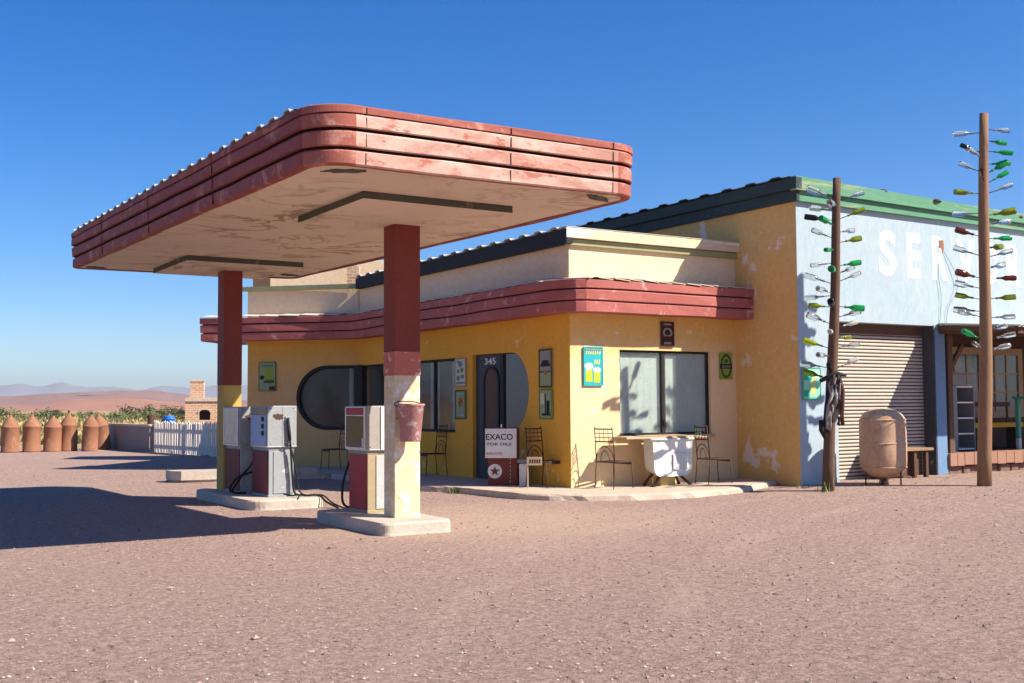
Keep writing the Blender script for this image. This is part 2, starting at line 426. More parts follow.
headgrey = mat('pump_head_paint', (0.36, 0.33, 0.30), (0.30, 0.27, 0.25), 2.0, 0.45, 0.1, 50, 0.003, wear=(0.5, 0.47, 0.42), ws=5, wt=0.62)
pumpcream = mat('pump_cream', (0.40, 0.32, 0.20), (0.34, 0.26, 0.15), 2.0, 0.6, 0.15)
chrome = mat('brushed_steel', (0.62, 0.62, 0.63), (0.5, 0.5, 0.52), 2, 0.3, 0.08, 60, 0.002, metal=0.8)
dialglass = mat('dial_glass', (0.02, 0.02, 0.02), (0.05, 0.042, 0.03), 3.5, 0.12, 0.0, spec=0.25)
dialbright = mat('dial_pale_face', (0.62, 0.63, 0.64), (0.32, 0.27, 0.22), 1.9, 0.25, 0.0, spec=0.5)  # pale glossy face with darker blotches
rubber = mat('black_rubber', (0.016, 0.016, 0.017), None, 3, 0.6, 0.1)
bucketpink = mat('faded_bucket', (0.40, 0.20, 0.19), (0.34, 0.15, 0.14), 4, 0.6, 0.15, 50, 0.004, wear=(0.55, 0.44, 0.42), ws=9, wt=0.56)
navy = mat('navy_cloth', (0.02, 0.022, 0.05), (0.014, 0.016, 0.035), 5, 0.95, 0.4, 60, 0.01)
greycloth = mat('grey_scrap', (0.42, 0.38, 0.35), (0.16, 0.14, 0.13), 7, 0.8, 0.5, 40, 0.012)
stonebase = mat('rubble_stone', (0.26, 0.15, 0.11), (0.16, 0.09, 0.07), 3, 0.9, 0.8, 8, 0.05)
greenpost = mat('mint_green_paint', (0.10, 0.42, 0.30), (0.08, 0.34, 0.25), 3, 0.6, 0.15)
yellowpaint = mat('yellow_paint', (0.70, 0.38, 0.02), (0.6, 0.32, 0.02), 3, 0.6, 0.15)
greymetal = mat('grey_metal', (0.24, 0.26, 0.28), (0.19, 0.20, 0.22), 2, 0.6, 0.15, wear=(0.32, 0.22, 0.15), ws=6, wt=0.65)
sashwood = mat('cream_window_wood', (0.46, 0.34, 0.22), (0.36, 0.26, 0.16), 3, 0.75, 0.2)
pinkplank = mat('plank_step', (0.36, 0.20, 0.14), (0.28, 0.15, 0.10), 2.5, 0.85, 0.4, 30, 0.008, stretch=(1, 1, 0.3))
bluedrum = mat('blue_plastic', (0.03, 0.16, 0.62), (0.025, 0.13, 0.52), 3, 0.45, 0.05)
picketwhite = mat('whitewashed_picket', (0.74, 0.69, 0.62), (0.60, 0.54, 0.46), 3, 0.85, 0.3, 40, 0.006, stretch=(1, 1, 0.2), wear=(0.5, 0.42, 0.34), ws=5, wt=0.64)
greywall = mat('grey_render', (0.30, 0.26, 0.24), (0.24, 0.21, 0.20), 1.2, 0.95, 0.4, 20, 0.015)

def glass_mat(name, c, rough=0.08, trans=0.75):
    k = NT(name)
    k.b.inputs['Base Color'].default_value = col(c)
    k.b.inputs['Roughness'].default_value = rough
    k.b.inputs['Transmission Weight'].default_value = trans
    k.b.inputs['IOR'].default_value = 1.3
    v = k.vec()
    k.l(k.bump(k.noise(v, 30, 3, 0.5), 0.15, 0.004), k.b.inputs['Normal'])
    return k.m
BG = {
    'clear': glass_mat('clear_bottle_glass', (0.80, 0.82, 0.80), 0.08, 0.9),
    'frosted': glass_mat('frosted_bottle_glass', (0.76, 0.72, 0.64), 0.3, 0.45),
    'green': glass_mat('green_bottle_glass', (0.02, 0.46, 0.11), 0.08, 0.6),
    'olive': glass_mat('olive_bottle_glass', (0.28, 0.33, 0.02), 0.08, 0.6),
    'lime': glass_mat('lime_bottle_glass', (0.50, 0.62, 0.02), 0.08, 0.6),
    'brown': glass_mat('brown_bottle_glass', (0.14, 0.03, 0.015), 0.08, 0.4),
    'black': glass_mat('black_bottle_glass', (0.008, 0.008, 0.010), 0.06, 0.05),
}

# brick (for the oven)
def brick_mat():
    k = NT('tan_brick')
    b = k.n('TexBrick', Scale=1.0)
    b.inputs['Color1'].default_value = (0.46, 0.20, 0.11, 1); b.inputs['Color2'].default_value = (0.52, 0.31, 0.18, 1)
    b.inputs['Mortar'].default_value = (0.58, 0.48, 0.36, 1)
    b.inputs['Brick Width'].default_value = 0.24; b.inputs['Row Height'].default_value = 0.084; b.inputs['Mortar Size'].default_value = 0.012
    mp = k.n('Mapping'); mp.inputs['Rotation'].default_value = (R(90), 0, 0)
    k.l(k.tc.outputs['Object'], mp.inputs['Vector']); k.l(mp.outputs['Vector'], b.inputs['Vector'])
    v = k.vec()
    c = k.mix(k.ramp(k.noise(v, 3, 6), 0.5, 0.8), b.outputs['Color'], (0.58, 0.40, 0.25, 1))
    k.l(c, k.b.inputs['Base Color'])
    k.b.inputs['Roughness'].default_value = 0.9
    k.l(k.bump(b.outputs['Fac'], -0.4, 0.01), k.b.inputs['Normal'])
    return k.m
brick = brick_mat()

# ------------------------------------------------------------------ ground, hills, sky
YARD_EDGE = 47.0
def gz(x, y):
    t = min(1, max(0, (x - 12.0) / 5.0)); t = t * t * (3 - 2 * t)
    q = min(1, max(0, (y - 42.0) / 60.0))
    return 0.115 * t * (1 if y < 30 else max(0, 1 - (y - 30) / 20)) - 0.25 * q * q * (3 - 2 * q)

def ground_mat():
    k = NT('gravel_ground')
    geo = k.n('NewGeometry')
    P = geo.outputs['Position']
    def nz(sc, det=6, ro=0.62, di=0.0): return k.noise(P, sc, det, ro, di)
    big = nz(0.12, 4)
    mid = nz(0.8, 8, 0.65)
    c = k.mix(k.ramp(mid, 0.3, 0.7), (0.50, 0.345, 0.285, 1), (0.41, 0.277, 0.23, 1))
    c = k.mix(k.ramp(big, 0.42, 0.62), c, k.mix(k.ramp(nz(2.6, 8), 0.3, 0.7), (0.53, 0.385, 0.31, 1), (0.44, 0.31, 0.25, 1)))
    # pebbles
    vo = k.n('TexVoronoi', Scale=38.0); k.l(P, vo.inputs['Vector'])
    peb = k.ramp(vo.outputs['Distance'], 0.12, 0.42)
    sel = k.ramp(nz(5.0, 6, 0.7), 0.50, 0.62)
    hsv = k.n('HueSaturation', Saturation=0.35, Value=0.62); k.l(vo.outputs['Color'], hsv.inputs['Color'])
    pc = k.mix(0.62, hsv.outputs['Color'], (0.27, 0.19, 0.17, 1))
    m1 = k.n('Math', operation='SUBTRACT'); m1.inputs[0].default_value = 1.0; k.l(peb, m1.inputs[1])
    m2 = k.n('Math', operation='MULTIPLY'); k.l(m1.outputs[0], m2.inputs[0]); k.l(sel, m2.inputs[1])
    m3 = k.n('Math', operation='MULTIPLY'); k.l(m2.outputs[0], m3.inputs[0]); m3.inputs[1].default_value = 0.75
    c = k.mix(m3.outputs[0], c, pc)
    fine = nz(70.0, 5, 0.75)
    c = k.mix(0.5, c, k.mix(k.ramp(fine, 0.32, 0.70), (0.26, 0.175, 0.152, 1), (0.62, 0.46, 0.39, 1)))
    c = k.mix(k.ramp(nz(22, 6, 0.8), 0.57, 0.68), c, (0.20, 0.13, 0.115, 1))
    c = k.mix(k.ramp(nz(27, 6, 0.8), 0.60, 0.70), c, (0.60, 0.47, 0.41, 1))
    c = k.mix(k.ramp(nz(7, 7, 0.75), 0.52, 0.72), c, (0.32, 0.215, 0.186, 1))
    grit = k.ramp(nz(13.0, 5, 0.72), 0.40, 0.62, (0.75, 0.74, 0.74, 1), (1.12, 1.11, 1.10, 1))
    c = k.mix(1.0, c, grit, 'MULTIPLY')
    grit2 = k.ramp(nz(31.0, 4, 0.75), 0.40, 0.60, (0.72, 0.71, 0.71, 1), (1.14, 1.13, 1.12, 1))
    c = k.mix(1.0, c, grit2, 'MULTIPLY')
    # faint wheel tracks curving past the islands
    ds_ = k.n('VectorMath', operation='DISTANCE'); k.l(P, ds_.inputs[0]); ds_.inputs[1].default_value = (19.0, -6.0, 0)
    wob = k.n('Math', operation='MULTIPLY_ADD'); k.l(nz(0.35, 3), wob.inputs[0]); wob.inputs[1].default_value = 1.1; k.l(ds_.outputs['Value'], wob.inputs[2])
    tot = None
    for rad in (17.3, 18.85, 20.6):
        sb = k.n('Math', operation='SUBTRACT'); k.l(wob.outputs[0], sb.inputs[0]); sb.inputs[1].default_value = rad
        aa = k.n('Math', operation='ABSOLUTE'); k.l(sb.outputs[0], aa.inputs[0])
        mm = k.n('MapRange'); k.l(aa.outputs[0], mm.inputs[0]); mm.inputs[1].default_value = 0.20; mm.inputs[2].default_value = 0.08; mm.inputs[4].default_value = 0.30
        if tot is None: tot = mm.outputs[0]
        else:
            ad2 = k.n('Math', operation='ADD'); k.l(tot, ad2.inputs[0]); k.l(mm.outputs[0], ad2.inputs[1]); tot = ad2.outputs[0]
    tm = k.n('Math', operation='MULTIPLY'); k.l(tot, tm.inputs[0]); k.l(k.ramp(nz(0.6, 5), 0.42, 0.62), tm.inputs[1])
    c = k.mix(tm.outputs[0], c, (0.52, 0.375, 0.31, 1))
    # pale dusty ground worn by wheels around the islands
    dv_ = k.n('VectorMath', operation='DISTANCE'); k.l(P, dv_.inputs[0]); dv_.inputs[1].default_value = (7.6, 12.6, 0)
    md = k.n('Math', operation='MULTIPLY_ADD'); k.l(nz(0.7, 6, 0.65), md.inputs[0]); md.inputs[1].default_value = 3.4; k.l(dv_.outputs['Value'], md.inputs[2])
    dm = k.n('MapRange'); k.l(md.outputs[0], dm.inputs[0]); dm.inputs[1].default_value = 5.2; dm.inputs[2].default_value = 2.6; dm.inputs[4].default_value = 0.5
    c = k.mix(dm.outputs[0], c, (0.56, 0.41, 0.30, 1))
    # scrub land beyond the yard
    sx = k.n('SeparateXYZ'); k.l(P, sx.inputs[0])
    ad = k.n('Math', operation='MULTIPLY_ADD'); k.l(nz(0.09, 5), ad.inputs[0]); ad.inputs[1].default_value = 16.0; k.l(sx.outputs['Y'], ad.inputs[2])
    far = k.ramp(ad.outputs[0], 0, 1)
    mr = k.n('MapRange'); k.l(ad.outputs[0], mr.inputs[0]); mr.inputs[1].default_value = YARD_EDGE + 5; mr.inputs[2].default_value = YARD_EDGE + 14
    straw = k.mix(k.ramp(nz(0.05, 6, 0.7), 0.38, 0.62), (0.46, 0.36, 0.17, 1), (0.36, 0.27, 0.13, 1))
    straw = k.mix(k.ramp(nz(0.022, 6, 0.7), 0.52, 0.62), straw, (0.42, 0.24, 0.15, 1))
    mr2 = k.n('MapRange'); k.l(ad.outputs[0], mr2.inputs[0]); mr2.inputs[1].default_value = 300; mr2.inputs[2].default_value = 700
    straw = k.mix(mr2.outputs[0], straw, (0.33, 0.21, 0.145, 1))
    c = k.mix(mr.outputs[0], c, straw)
    k.l(c, k.b.inputs['Base Color'])
    k.b.inputs['Roughness'].default_value = 0.95
    k.b.inputs['Specular IOR Level'].default_value = 0.12
    n1 = k.bump(nz(1.6, 6, 0.6), 0.5, 0.06)
    n2 = k.bump(nz(9.0, 8, 0.75), 0.9, 0.05, n1)
    n3 = k.bump(m2.outputs[0], 0.6, 0.012, n2)
    n4 = k.bump(fine, 0.8, 0.012, n3)
    k.l(n4, k.b.inputs['Normal'])
    return k.m

def build_ground():
    rings = [0.0, 2, 4, 6, 8, 10, 12, 14, 16, 18, 20, 22, 24, 27, 30, 34, 38, 43, 50, 60, 75, 95, 120, 160, 220, 300, 420, 600, 900, 1400, 2200, 3500, 6000, 9500, 13500]
    na = 120
    m = MB()
    vs = [(0, 0, 0)]
    for r in rings[1:]:
        for k in range(na):
            a = 2 * math.pi * k / na
            x, y = r * math.cos(a), r * math.sin(a)
            vs.append((x, y, gz(x, y)))
    fs = [(0, 1 + k, 1 + (k + 1) % na) for k in range(na)]
    for i in range(len(rings) - 2):
        for k in range(na):
            a, b = 1 + i * na, 1 + (i + 1) * na
            fs.append((a + k, b + k, b + (k + 1) % na, a + (k + 1) % na))
    m.add(vs, fs, 0, True)
    o = m.build('ground', ground_mat())
    props(o, kind='structure')
build_ground()

FWD = Vector((math.sin(R(32)), math.cos(R(32)), 0))
def hill_strip(name, dist, depth, hfun, material, a0, a1, na=160, nd=9):
    """a ridge around the viewer's horizon, a closed slope mesh at real distance"""
    m = MB(); vs = []; fs = []
    for i in range(na + 1):
        a = a0 + (a1 - a0) * i / na
        ang = R(32 + a)
        d = Vector((math.sin(ang), math.cos(ang), 0))
        h = hfun(a)
        for j in range(nd + 1):
            t = j / nd
            sh = math.sin(math.pi * min(1, t * 0.62 + 0.0) * 0.8) / math.sin(math.pi * 0.62 * 0.8) if t < 1 else 1
            p = d * (dist + depth * t)
            z = h * sh * (1 + 0.10 * mnoise.noise(Vector((p.x / depth * 6, p.y / depth * 6, 3.1))))
            vs.append((p.x, p.y, -0.6 if j == 0 else z))
        p = d * (dist + depth * 2.4)
        vs.append((p.x, p.y, -0.6))
    q = nd + 2
    for i in range(na):
        for j in range(q - 1):
            fs.append((i * q + j, i * q + j + 1, (i + 1) * q + j + 1, (i + 1) * q + j))
    m.add(vs, fs, 0, True)
    o = m.build(name, material)
    props(o, kind='structure')
    return o
def nz1(a, s, seed=0.0):
    return mnoise.noise(Vector((a * s, seed, 0.37)))
def lerp_tab(tab, a):
    if a <= tab[0][0]: return tab[0][1]
    for (x0, y0), (x1, y1) in zip(tab, tab[1:]):
        if a <= x1:
            t = (a - x0) / (x1 - x0); t = t * t * (3 - 2 * t); return y0 + (y1 - y0) * t
    return tab[-1][1]
redhill = mat('red_earth', (0.36, 0.18, 0.12), (0.30, 0.155, 0.11), 0.02, 0.95, 0.3, 0.4, 0.6, wear=(0.40, 0.28, 0.18), ws=0.012, wt=0.56, ww=0.1)
mesa = mat('purple_mesa', (0.29, 0.17, 0.145), (0.21, 0.125, 0.115), 0.012, 0.95, 0.3, 0.2, 1.0, wear=(0.33, 0.21, 0.16), ws=0.008, wt=0.55, ww=0.1, stretch=(1, 1, 4), wear2=(0.075, 0.055, 0.055), ws2=0.022, wt2=0.60)
farmt = mat('far_mountain_rock', (0.34, 0.31, 0.31), (0.26, 0.24, 0.25), 0.002, 0.95, 0.0)
hill_strip('hill', 620, 130, lambda a: lerp_tab([(-60, 3), (-27, 2.6), (-23.5, 3.0), (-21, 6.4), (-18.5, 6.9), (-16.5, 4.6), (-14, 3.4), (0, 3), (60, 4)], a) * (1 + 0.10 * nz1(a, 0.9, 2.0)), redhill, -60, 60)
hill_strip('hill', 1150, 260, lambda a: lerp_tab([(-60, 14), (-30, 12), (-24.5, 14.5), (-22, 18.0), (-19.5, 21), (-17.6, 21), (-16.4, 17), (-15, 10), (-12, 9), (10, 12), (60, 16)], a) * (1 + 0.05 * nz1(a, 1.6, 5.0)), mesa, -60, 60, 240)
hill_strip('mountains', 8200, 900, lambda a: 165 + 40 * nz1(a, 0.23, 1.0) + 26 * nz1(a, 0.8, 7.0) + 14 * nz1(a, 2.3, 3.0) + 7 * nz1(a, 6.0, 4.0), farmt, -60, 60, 420)

# dark outcrops on the mesa, shrubs, dry grass, stones
def leafy(n, rx, rz, size, seed, clumps=9):
    rnd = random.Random(seed)
    m = MB()
    cl = [(rnd.uniform(-rx, rx) * 0.8, rnd.uniform(-rx, rx) * 0.6, rnd.uniform(0.25, 0.95) * rz, rnd.uniform(0.25, 0.55) * rx) for _ in range(clumps)]
    for i in range(n):
        cx, cy, cz, cr = rnd.choice(cl)
        d = Vector((rnd.gauss(0, 1), rnd.gauss(0, 1), rnd.gauss(0, 1))).normalized() * cr * rnd.uniform(0.4, 1.05)
        p = Vector((cx, cy, cz)) + d
        p.z = max(0.05, p.z)
        u = Vector((rnd.gauss(0, 1), rnd.gauss(0, 1), rnd.gauss(0, 1))).normalized()
        w = u.orthogonal().normalized()
        s = size * rnd.uniform(0.6, 1.3)
        m.add([p - u * s, p + w * s * 0.45, p + u * s, p - w * s * 0.45], [(0, 1, 2, 3)], rnd.choice((0, 0, 1)))
    for i in range(5):
        m.tube([(0, 0, -0.1), (rnd.uniform(-rx, rx) * 0.5, rnd.uniform(-rx, rx) * 0.4, rz * 0.7)], [0.05, 0.02], 5, 2)
    return m
leafA = mat('grey_green_leaf', (0.125, 0.15, 0.068), (0.09, 0.115, 0.052), 1.0, 0.8, 0.0)
leafB = mat('dusty_leaf', (0.19, 0.20, 0.095), (0.14, 0.15, 0.07), 1.0, 0.8, 0.0)
twig = mat('twig', (0.12, 0.085, 0.055), None, 3, 0.9, 0.0)
bush_protos = [leafy(420, 1.6, 1.45, 0.16, 40 + i, 12) for i in range(4)]
bush_meshes = []
rb = random.Random(5)
nb = 0
for i in range(64):
    a = rb.uniform(-27, -13.5) if i < 46 else rb.uniform(-12, 40)
    dd = rb.uniform(120, 215)
    ang = R(32 + a)
    x, y = dd * math.sin(ang), dd * math.cos(ang)
    k = i % 4
    if len(bush_meshes) <= k:
        o = bush_protos[k].build('desert_bush', [leafA, leafB, twig])
        bush_meshes.append(o)
    else:
        o = bush_meshes[k].copy(); C.objects.link(o)
    o.location = (x, y, gz(x, y)); s = rb.uniform(0.65, 1.1) * dd / 168
    o.scale = (s * 1.25, s * 1.25, s * rb.uniform(0.8, 1.05)); o.rotation_euler = (0, 0, rb.uniform(0, 6))
    props(o, 'grey green bush in the dry scrubland beyond the rusty cylinders and fence', 'bush', 'bushes on the scrub plain')

def dry_grass():
    m = MB(); rnd = random.Random(3)
    for i in range(9000):
        a = rnd.uniform(-34, 10) if i < 7500 else rnd.uniform(-60, 60)
        dd = 50 + 230 * rnd.random() ** 1.4
        ang = R(32 + a)
        x, y = dd * math.sin(ang), dd * math.cos(ang)
        if y < YARD_EDGE - 3: continue
        z = gz(x, y)
        h = rnd.uniform(0.25, 0.6) * (0.7 + dd / 300)
        mi = rnd.choice((0, 0, 0, 1, 2)) if nz1(x * 0.05 + y * 0.03, 1.0, y * 0.05) < 0.15 else rnd.choice((0, 1, 2, 2))
        for k in range(5):
            an = rnd.uniform(0, 6.28)
            dx, dy = math.cos(an), math.sin(an)
            w = 0.10 * (0.6 + dd / 160)
            m.add([(x - dy * w, y + dx * w, z - 0.02), (x + dy * w, y - dx * w, z - 0.02), (x + dx * h * 0.7, y + dy * h * 0.7, z + h)], [(0, 1, 2)], mi)
    s1 = mat('straw', (0.50, 0.39, 0.18), (0.42, 0.32, 0.14), 1, 0.9, 0.0)
    s2 = mat('straw_dark', (0.34, 0.27, 0.12), (0.28, 0.22, 0.1), 1, 0.9, 0.0)
    s3 = mat('sage', (0.17, 0.18, 0.08), (0.13, 0.14, 0.06), 1, 0.9, 0.0)
    o = m.build('dry_grass', [s1, s2, s3], fix=False)
    props(o, 'pale dry grass and sage covering the plain beyond the yard', 'grass', kind='stuff')
dry_grass()

def gravel():
    m = MB(); rnd = random.Random(9)
    octa = [(1, 0, 0), (-1, 0, 0), (0, 1, 0), (0, -1, 0), (0, 0, 1), (0, 0, -0.6)]
    of = [(0, 2, 4), (2, 1, 4), (1, 3, 4), (3, 0, 4), (2, 0, 5), (1, 2, 5), (3, 1, 5), (0, 3, 5)]
    for i in range(64000):
        a = rnd.uniform(-40, 40)
        dd = 4.2 + 26 * rnd.random() ** 1.9
        ang = R(32 + a)
        x, y = dd * math.sin(ang), dd * math.cos(ang)
        if nz1(x * 0.45, 1.0, y * 0.45) < rnd.uniform(-0.9, 0.2): continue
        if x > 14.6 and y > 14.0: continue
        if x > 10.9 and y > 15.6: continue
        s = 0.0045 + 0.012 * rnd.random() ** 8
        if rnd.random() < 0.004: s *= 1.9
        s *= 0.85 + dd / 45
        M = Matrix.Translation((x, y, gz(x, y) + s * 0.25)) @ rotz(rnd.uniform(0, 6.3)) @ Matrix.Diagonal((s * rnd.uniform(0.8, 1.5), s * rnd.uniform(0.7, 1.1), s * rnd.uniform(0.45, 0.8), 1))
        vs = [(p[0] + rnd.uniform(-.25, .25), p[1] + rnd.uniform(-.25, .25), p[2] + rnd.uniform(-.15, .15)) for p in octa]
        m.add(vs, of, rnd.choice((0, 0, 0, 1, 1, 1, 2)) if rnd.random() > 0.03 else 3, False, M)
    g = [mat('stone_mauve', (0.40, 0.285, 0.245), None, 9, 0.95, 0), mat('stone_pale', (0.42, 0.32, 0.27), None, 9, 0.95, 0),
         mat('stone_dark', (0.20, 0.14, 0.125), None, 9, 0.95, 0), mat('stone_light', (0.55, 0.48, 0.42), None, 9, 0.95, 0)]
    o = m.build('gravel', g, fix=False)
    props(o, 'small loose stones strewn over the dusty forecourt', 'gravel', kind='stuff')
gravel()

# ------------------------------------------------------------------ fuel canopy
CX0, CX1, CY0, CY1 = 3.98, 7.80, 9.81, 19.45
def rrect(x0, y0, x1, y1, r, n=8):
    p = []
    p += arc(x1 - r, y0 + r, r, r, 0, -90, n)          # right front
    p += arc(x0 + r, y0 + r, r, r, -90, -180, n)       # left front
    p += arc(x0 + r, y1 - r, r, r, 180, 90, n)
    p += arc(x1 - r, y1 - r, r, r, 90, 0, n)
    return p                                           # clockwise, outward on the left
# clockwise seen from above: direction along -X at the front, so left is -Y
canopy = thing('fuel_canopy', 'long red banded fuel canopy with rounded corners on two square columns', 'canopy', (5.9, 14.6, 0))
def rquad(P, rs, n=18):
    """rounded quadrilateral, P clockwise seen from above"""
    out = []
    for i in range(4):
        a, b, c_ = Vector(P[i - 1]), Vector(P[i]), Vector(P[(i + 1) % 4])
        r = rs[i]; d1 = (a - b).normalized(); d2 = (c_ - b).normalized()
        s0, s1 = b + d1 * r, b + d2 * r
        for k in range(n + 1):
            t = k / n; an = t * math.pi / 2
            o = s0 + s1 - b
            out.append(tuple(o - d2 * r * math.cos(an) - d1 * r * math.sin(an)))
    return out
CQ = [(7.83, 9.76), (3.98, 9.81), (3.66, 19.52), (7.42, 19.2)]
CXL = lambda y: 3.98 + (3.66 - 3.98) * (y - 9.81) / 9.71
CXR = lambda y: 7.83 + (7.42 - 7.83) * (y - 9.76) / 9.44
cpath = subdiv(rquad(CQ, (0.36, 0.40, 0.14, 0.2)), 0.45, True)
prof = [(-0.10, 3.792), (-0.02, 3.778), (0.0, 3.785), (0.012, 3.80), (0.014, 3.915), (0.0, 3.93), (-0.04, 3.932), (-0.04, 3.957), (0.0, 3.96),
        (0.022, 3.97), (0.022, 4.092), (0.006, 4.11), (-0.04, 4.112), (-0.04, 4.137), (0.008, 4.14), (0.03, 4.15), (0.030, 4.252), (0.02, 4.268),
        (0.010, 4.27), (0.010, 4.278), (0.034, 4.28), (0.036, 4.348), (0.02, 4.36), (-0.10, 4.365)]
gro = {5, 6, 7, 11, 12, 13, 17, 18}
npth = len(cpath)
def ccb(i, k):
    if k in gro: return 2
    p, q = cpath[i], cpath[(i + 1) % npth]
    if max(p[1], q[1]) < 9.815 and 4.48 < (p[0] + q[0]) / 2 < 7.46 and 2 <= k <= 16: return 1
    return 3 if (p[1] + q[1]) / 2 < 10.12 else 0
MB().sweep(cpath, prof, True, 0, ccb, jit=0.016).build('fascia', [red, redworn, groove, redlit], canopy, True)
MB().prism(list(reversed(rquad([(7.75, 9.84), (4.06, 9.89), (3.74, 19.44), (7.34, 19.12)], (0.34, 0.38, 0.12, 0.16)))), 3.795, 3.83).build('soffit', soffit, canopy, True)
for (x0, y0, x1, y1) in ((5.0, 10.98, 6.88, 12.87), (4.84, 17.0, 6.70, 18.95)):
    m = MB(); m.box(x0, y0, 3.715, x1, y1, 3.80)
    m.mi = [0 if abs(sum(m.v[i][2] for i in f) / 4 - 3.715) < 1e-4 else 1 for f in m.f]
    m.build('dropped_panel', [soffit, gutter], canopy, True)
rq = random.Random(31)
for (cx_, cy_, rx_, ry_, an) in ((4.42, 10.12, .27, .10, -.5), (7.42, 10.05, .30, .09, .5), (3.98, 19.2, .20, .12, .4), (7.1, 18.7, .25, .12, .3)):
    bl = [(rx_ * math.cos(R(a)) * rq.uniform(.65, 1), ry_ * math.sin(R(a)) * rq.uniform(.55, 1)) for a in range(0, 360, 18)]
    ca, sa = math.cos(an), math.sin(an)
    m = MB(); m.prism([(cx_ + x * ca - y * sa, cy_ + x * sa + y * ca) for x, y in bl], 3.786, 3.7945); m.build('dark_patch', gutter, canopy, True)  # flat dark blobs at the soffit corners, drawn for holes
def seam(x, y, front):
    m = MB()
    for zA, zB, o in ((3.80, 3.915, .014), (3.97, 4.092, .022), (4.15, 4.252, .03), (4.282, 4.347, .036)):
        if front: yy = 9.81 - (x - 3.98) * .013 - o; m.box(x - .0025, yy - .006, zA, x + .0025, yy + .02, zB)
        else: xx = CXL(y) - o; m.box(xx - .007, y - .004, zA, xx + .02, y + .004, zB)
    m.build('seam', groove, canopy, True)
for y in (12.6, 15.1, 17.5): seam(0, y, False)
for x in (4.485, 6.1, 7.40): seam(x, 0, True)
def corr(m, x0, x1, y0, y1, z0, z1, pitch, amp, along='Y', mi=0):
    """trapezoid sheet; ridges repeat along `along`; z0 at the low coordinate end of the ridge direction"""
    pat = [(0.0, 0), (0.30, 0), (0.40, 1), (0.70, 1), (0.80, 0)]
    a0, a1 = (y0, y1) if along == 'Y' else (x0, x1)
    pts = []
    a = a0
    while a < a1:
        for f, h in pat:
            if a + f * pitch <= a1: pts.append((a + f * pitch, h * amp))
        a += pitch
    vs = []
    for p, h in pts:
        if along == 'Y': vs += [(x0, p, z0 + h), (x1, p, z1 + h), (x0, p, z0 + h - 0.012), (x1, p, z1 + h - 0.012)]
        else: vs += [(p, y0, z0 + h), (p, y1, z1 + h), (p, y0, z0 + h - 0.012), (p, y1, z1 + h - 0.012)]
    fs = []
    for i in range(len(pts) - 1):
        o = i * 4
        fs += [(o, o + 4, o + 5, o + 1), (o + 2, o + 3, o + 7, o + 6), (o, o + 2, o + 6, o + 4), (o + 1, o + 5, o + 7, o + 3)]
    m.add(vs, fs, mi)
    return m
m = corr(MB(), -0.035, 3.55, 0.42, 9.55, 4.368, 4.368, 0.37, 0.034, 'Y')
m.v = [(x + CXL(9.81 + y), 9.81 + y, z) for x, y, z in m.v]
m.build('roof_sheet', tin, canopy, True)
m = MB()
m.add([(CX0 + 0.06, CY0 + 0.30, 4.375), (CX0 + 0.40, CY0 + 0.16, 4.38), (CX0 + 0.75, CY0 + 0.45, 4.395), (CX0 + 0.02, CY0 + 0.55, 4.375), (CX0 + 0.12, CY0 + 0.42, 4.43)],
      [(0, 1, 4), (1, 2, 4), (2, 3, 4), (3, 0, 4)])
m.build('bent_sheet', tin, canopy, True)
def column(x0, y0, x1, y1, zr, low):
    m = MB()
    m.box(x0, y0, 0.10, x1, y1, zr, 0.012, 2)
    m.box(x0 - 0.006, y0 - 0.006, zr, x1 + 0.006, y1 + 0.006, zr + 0.29, 0.006, 1)
    m.box(x0 - 0.004, y0 - 0.004, zr + 0.29, x1 + 0.004, y1 + 0.004, 3.82, 0.012, 0)
    return m.build('column', [redcol, redcol2, low], canopy, True)
column(6.045, 12.36, 6.39, 12.66, 1.87, creamcol)
m = MB(); m.box(5.72, 17.95, 0.10, 6.02, 18.28, 1.85, 0.012, 1); m.box(5.716, 17.946, 1.85, 6.024, 18.284, 3.82, 0.012, 0)
m.build('column', [redcol, yelcol], canopy, True)

def island(x0, y0, x1, y1, r, label):
    t = MB()
    p = list(reversed(rrect(x0, y0, x1, y1, r, 6)))
    n = len(p)
    vs = []
    c = ((x0 + x1) / 2, (y0 + y1) / 2)
    for (ins, z) in ((-0.015, -0.05), (0.0, 0.03), (0.0, 0.125), (0.02, 0.148), (0.05, 0.152)):
        for i, (x, y) in enumerate(p):
            d = Vector((x - c[0], y - c[1])).normalized()
            j = 0.006 * mnoise.noise(Vector((x * 3, y * 3, z * 5)))
            vs.append((x - d.x * (ins + j), y - d.y * (ins + j), z + j * 0.6))
    fs = []
    for k in range(4):
        for i in range(n):
            fs.append((k * n + i, k * n + (i + 1) % n, (k + 1) * n + (i + 1) % n, (k + 1) * n + i))
    fs.append(tuple(4 * n + i for i in range(n)))
    t.add(vs, fs)
    o = t.build('pump_island', concrete)
    props(o, label, 'kerb island', 'concrete pump islands')
island(5.66, 11.86, 6.58, 13.95, 0.12, 'raised concrete island under the near column with the bucket')
island(5.46, 15.80, 6.64, 18.75, 0.28, 'raised concrete island under the far yellow column and two pumps')

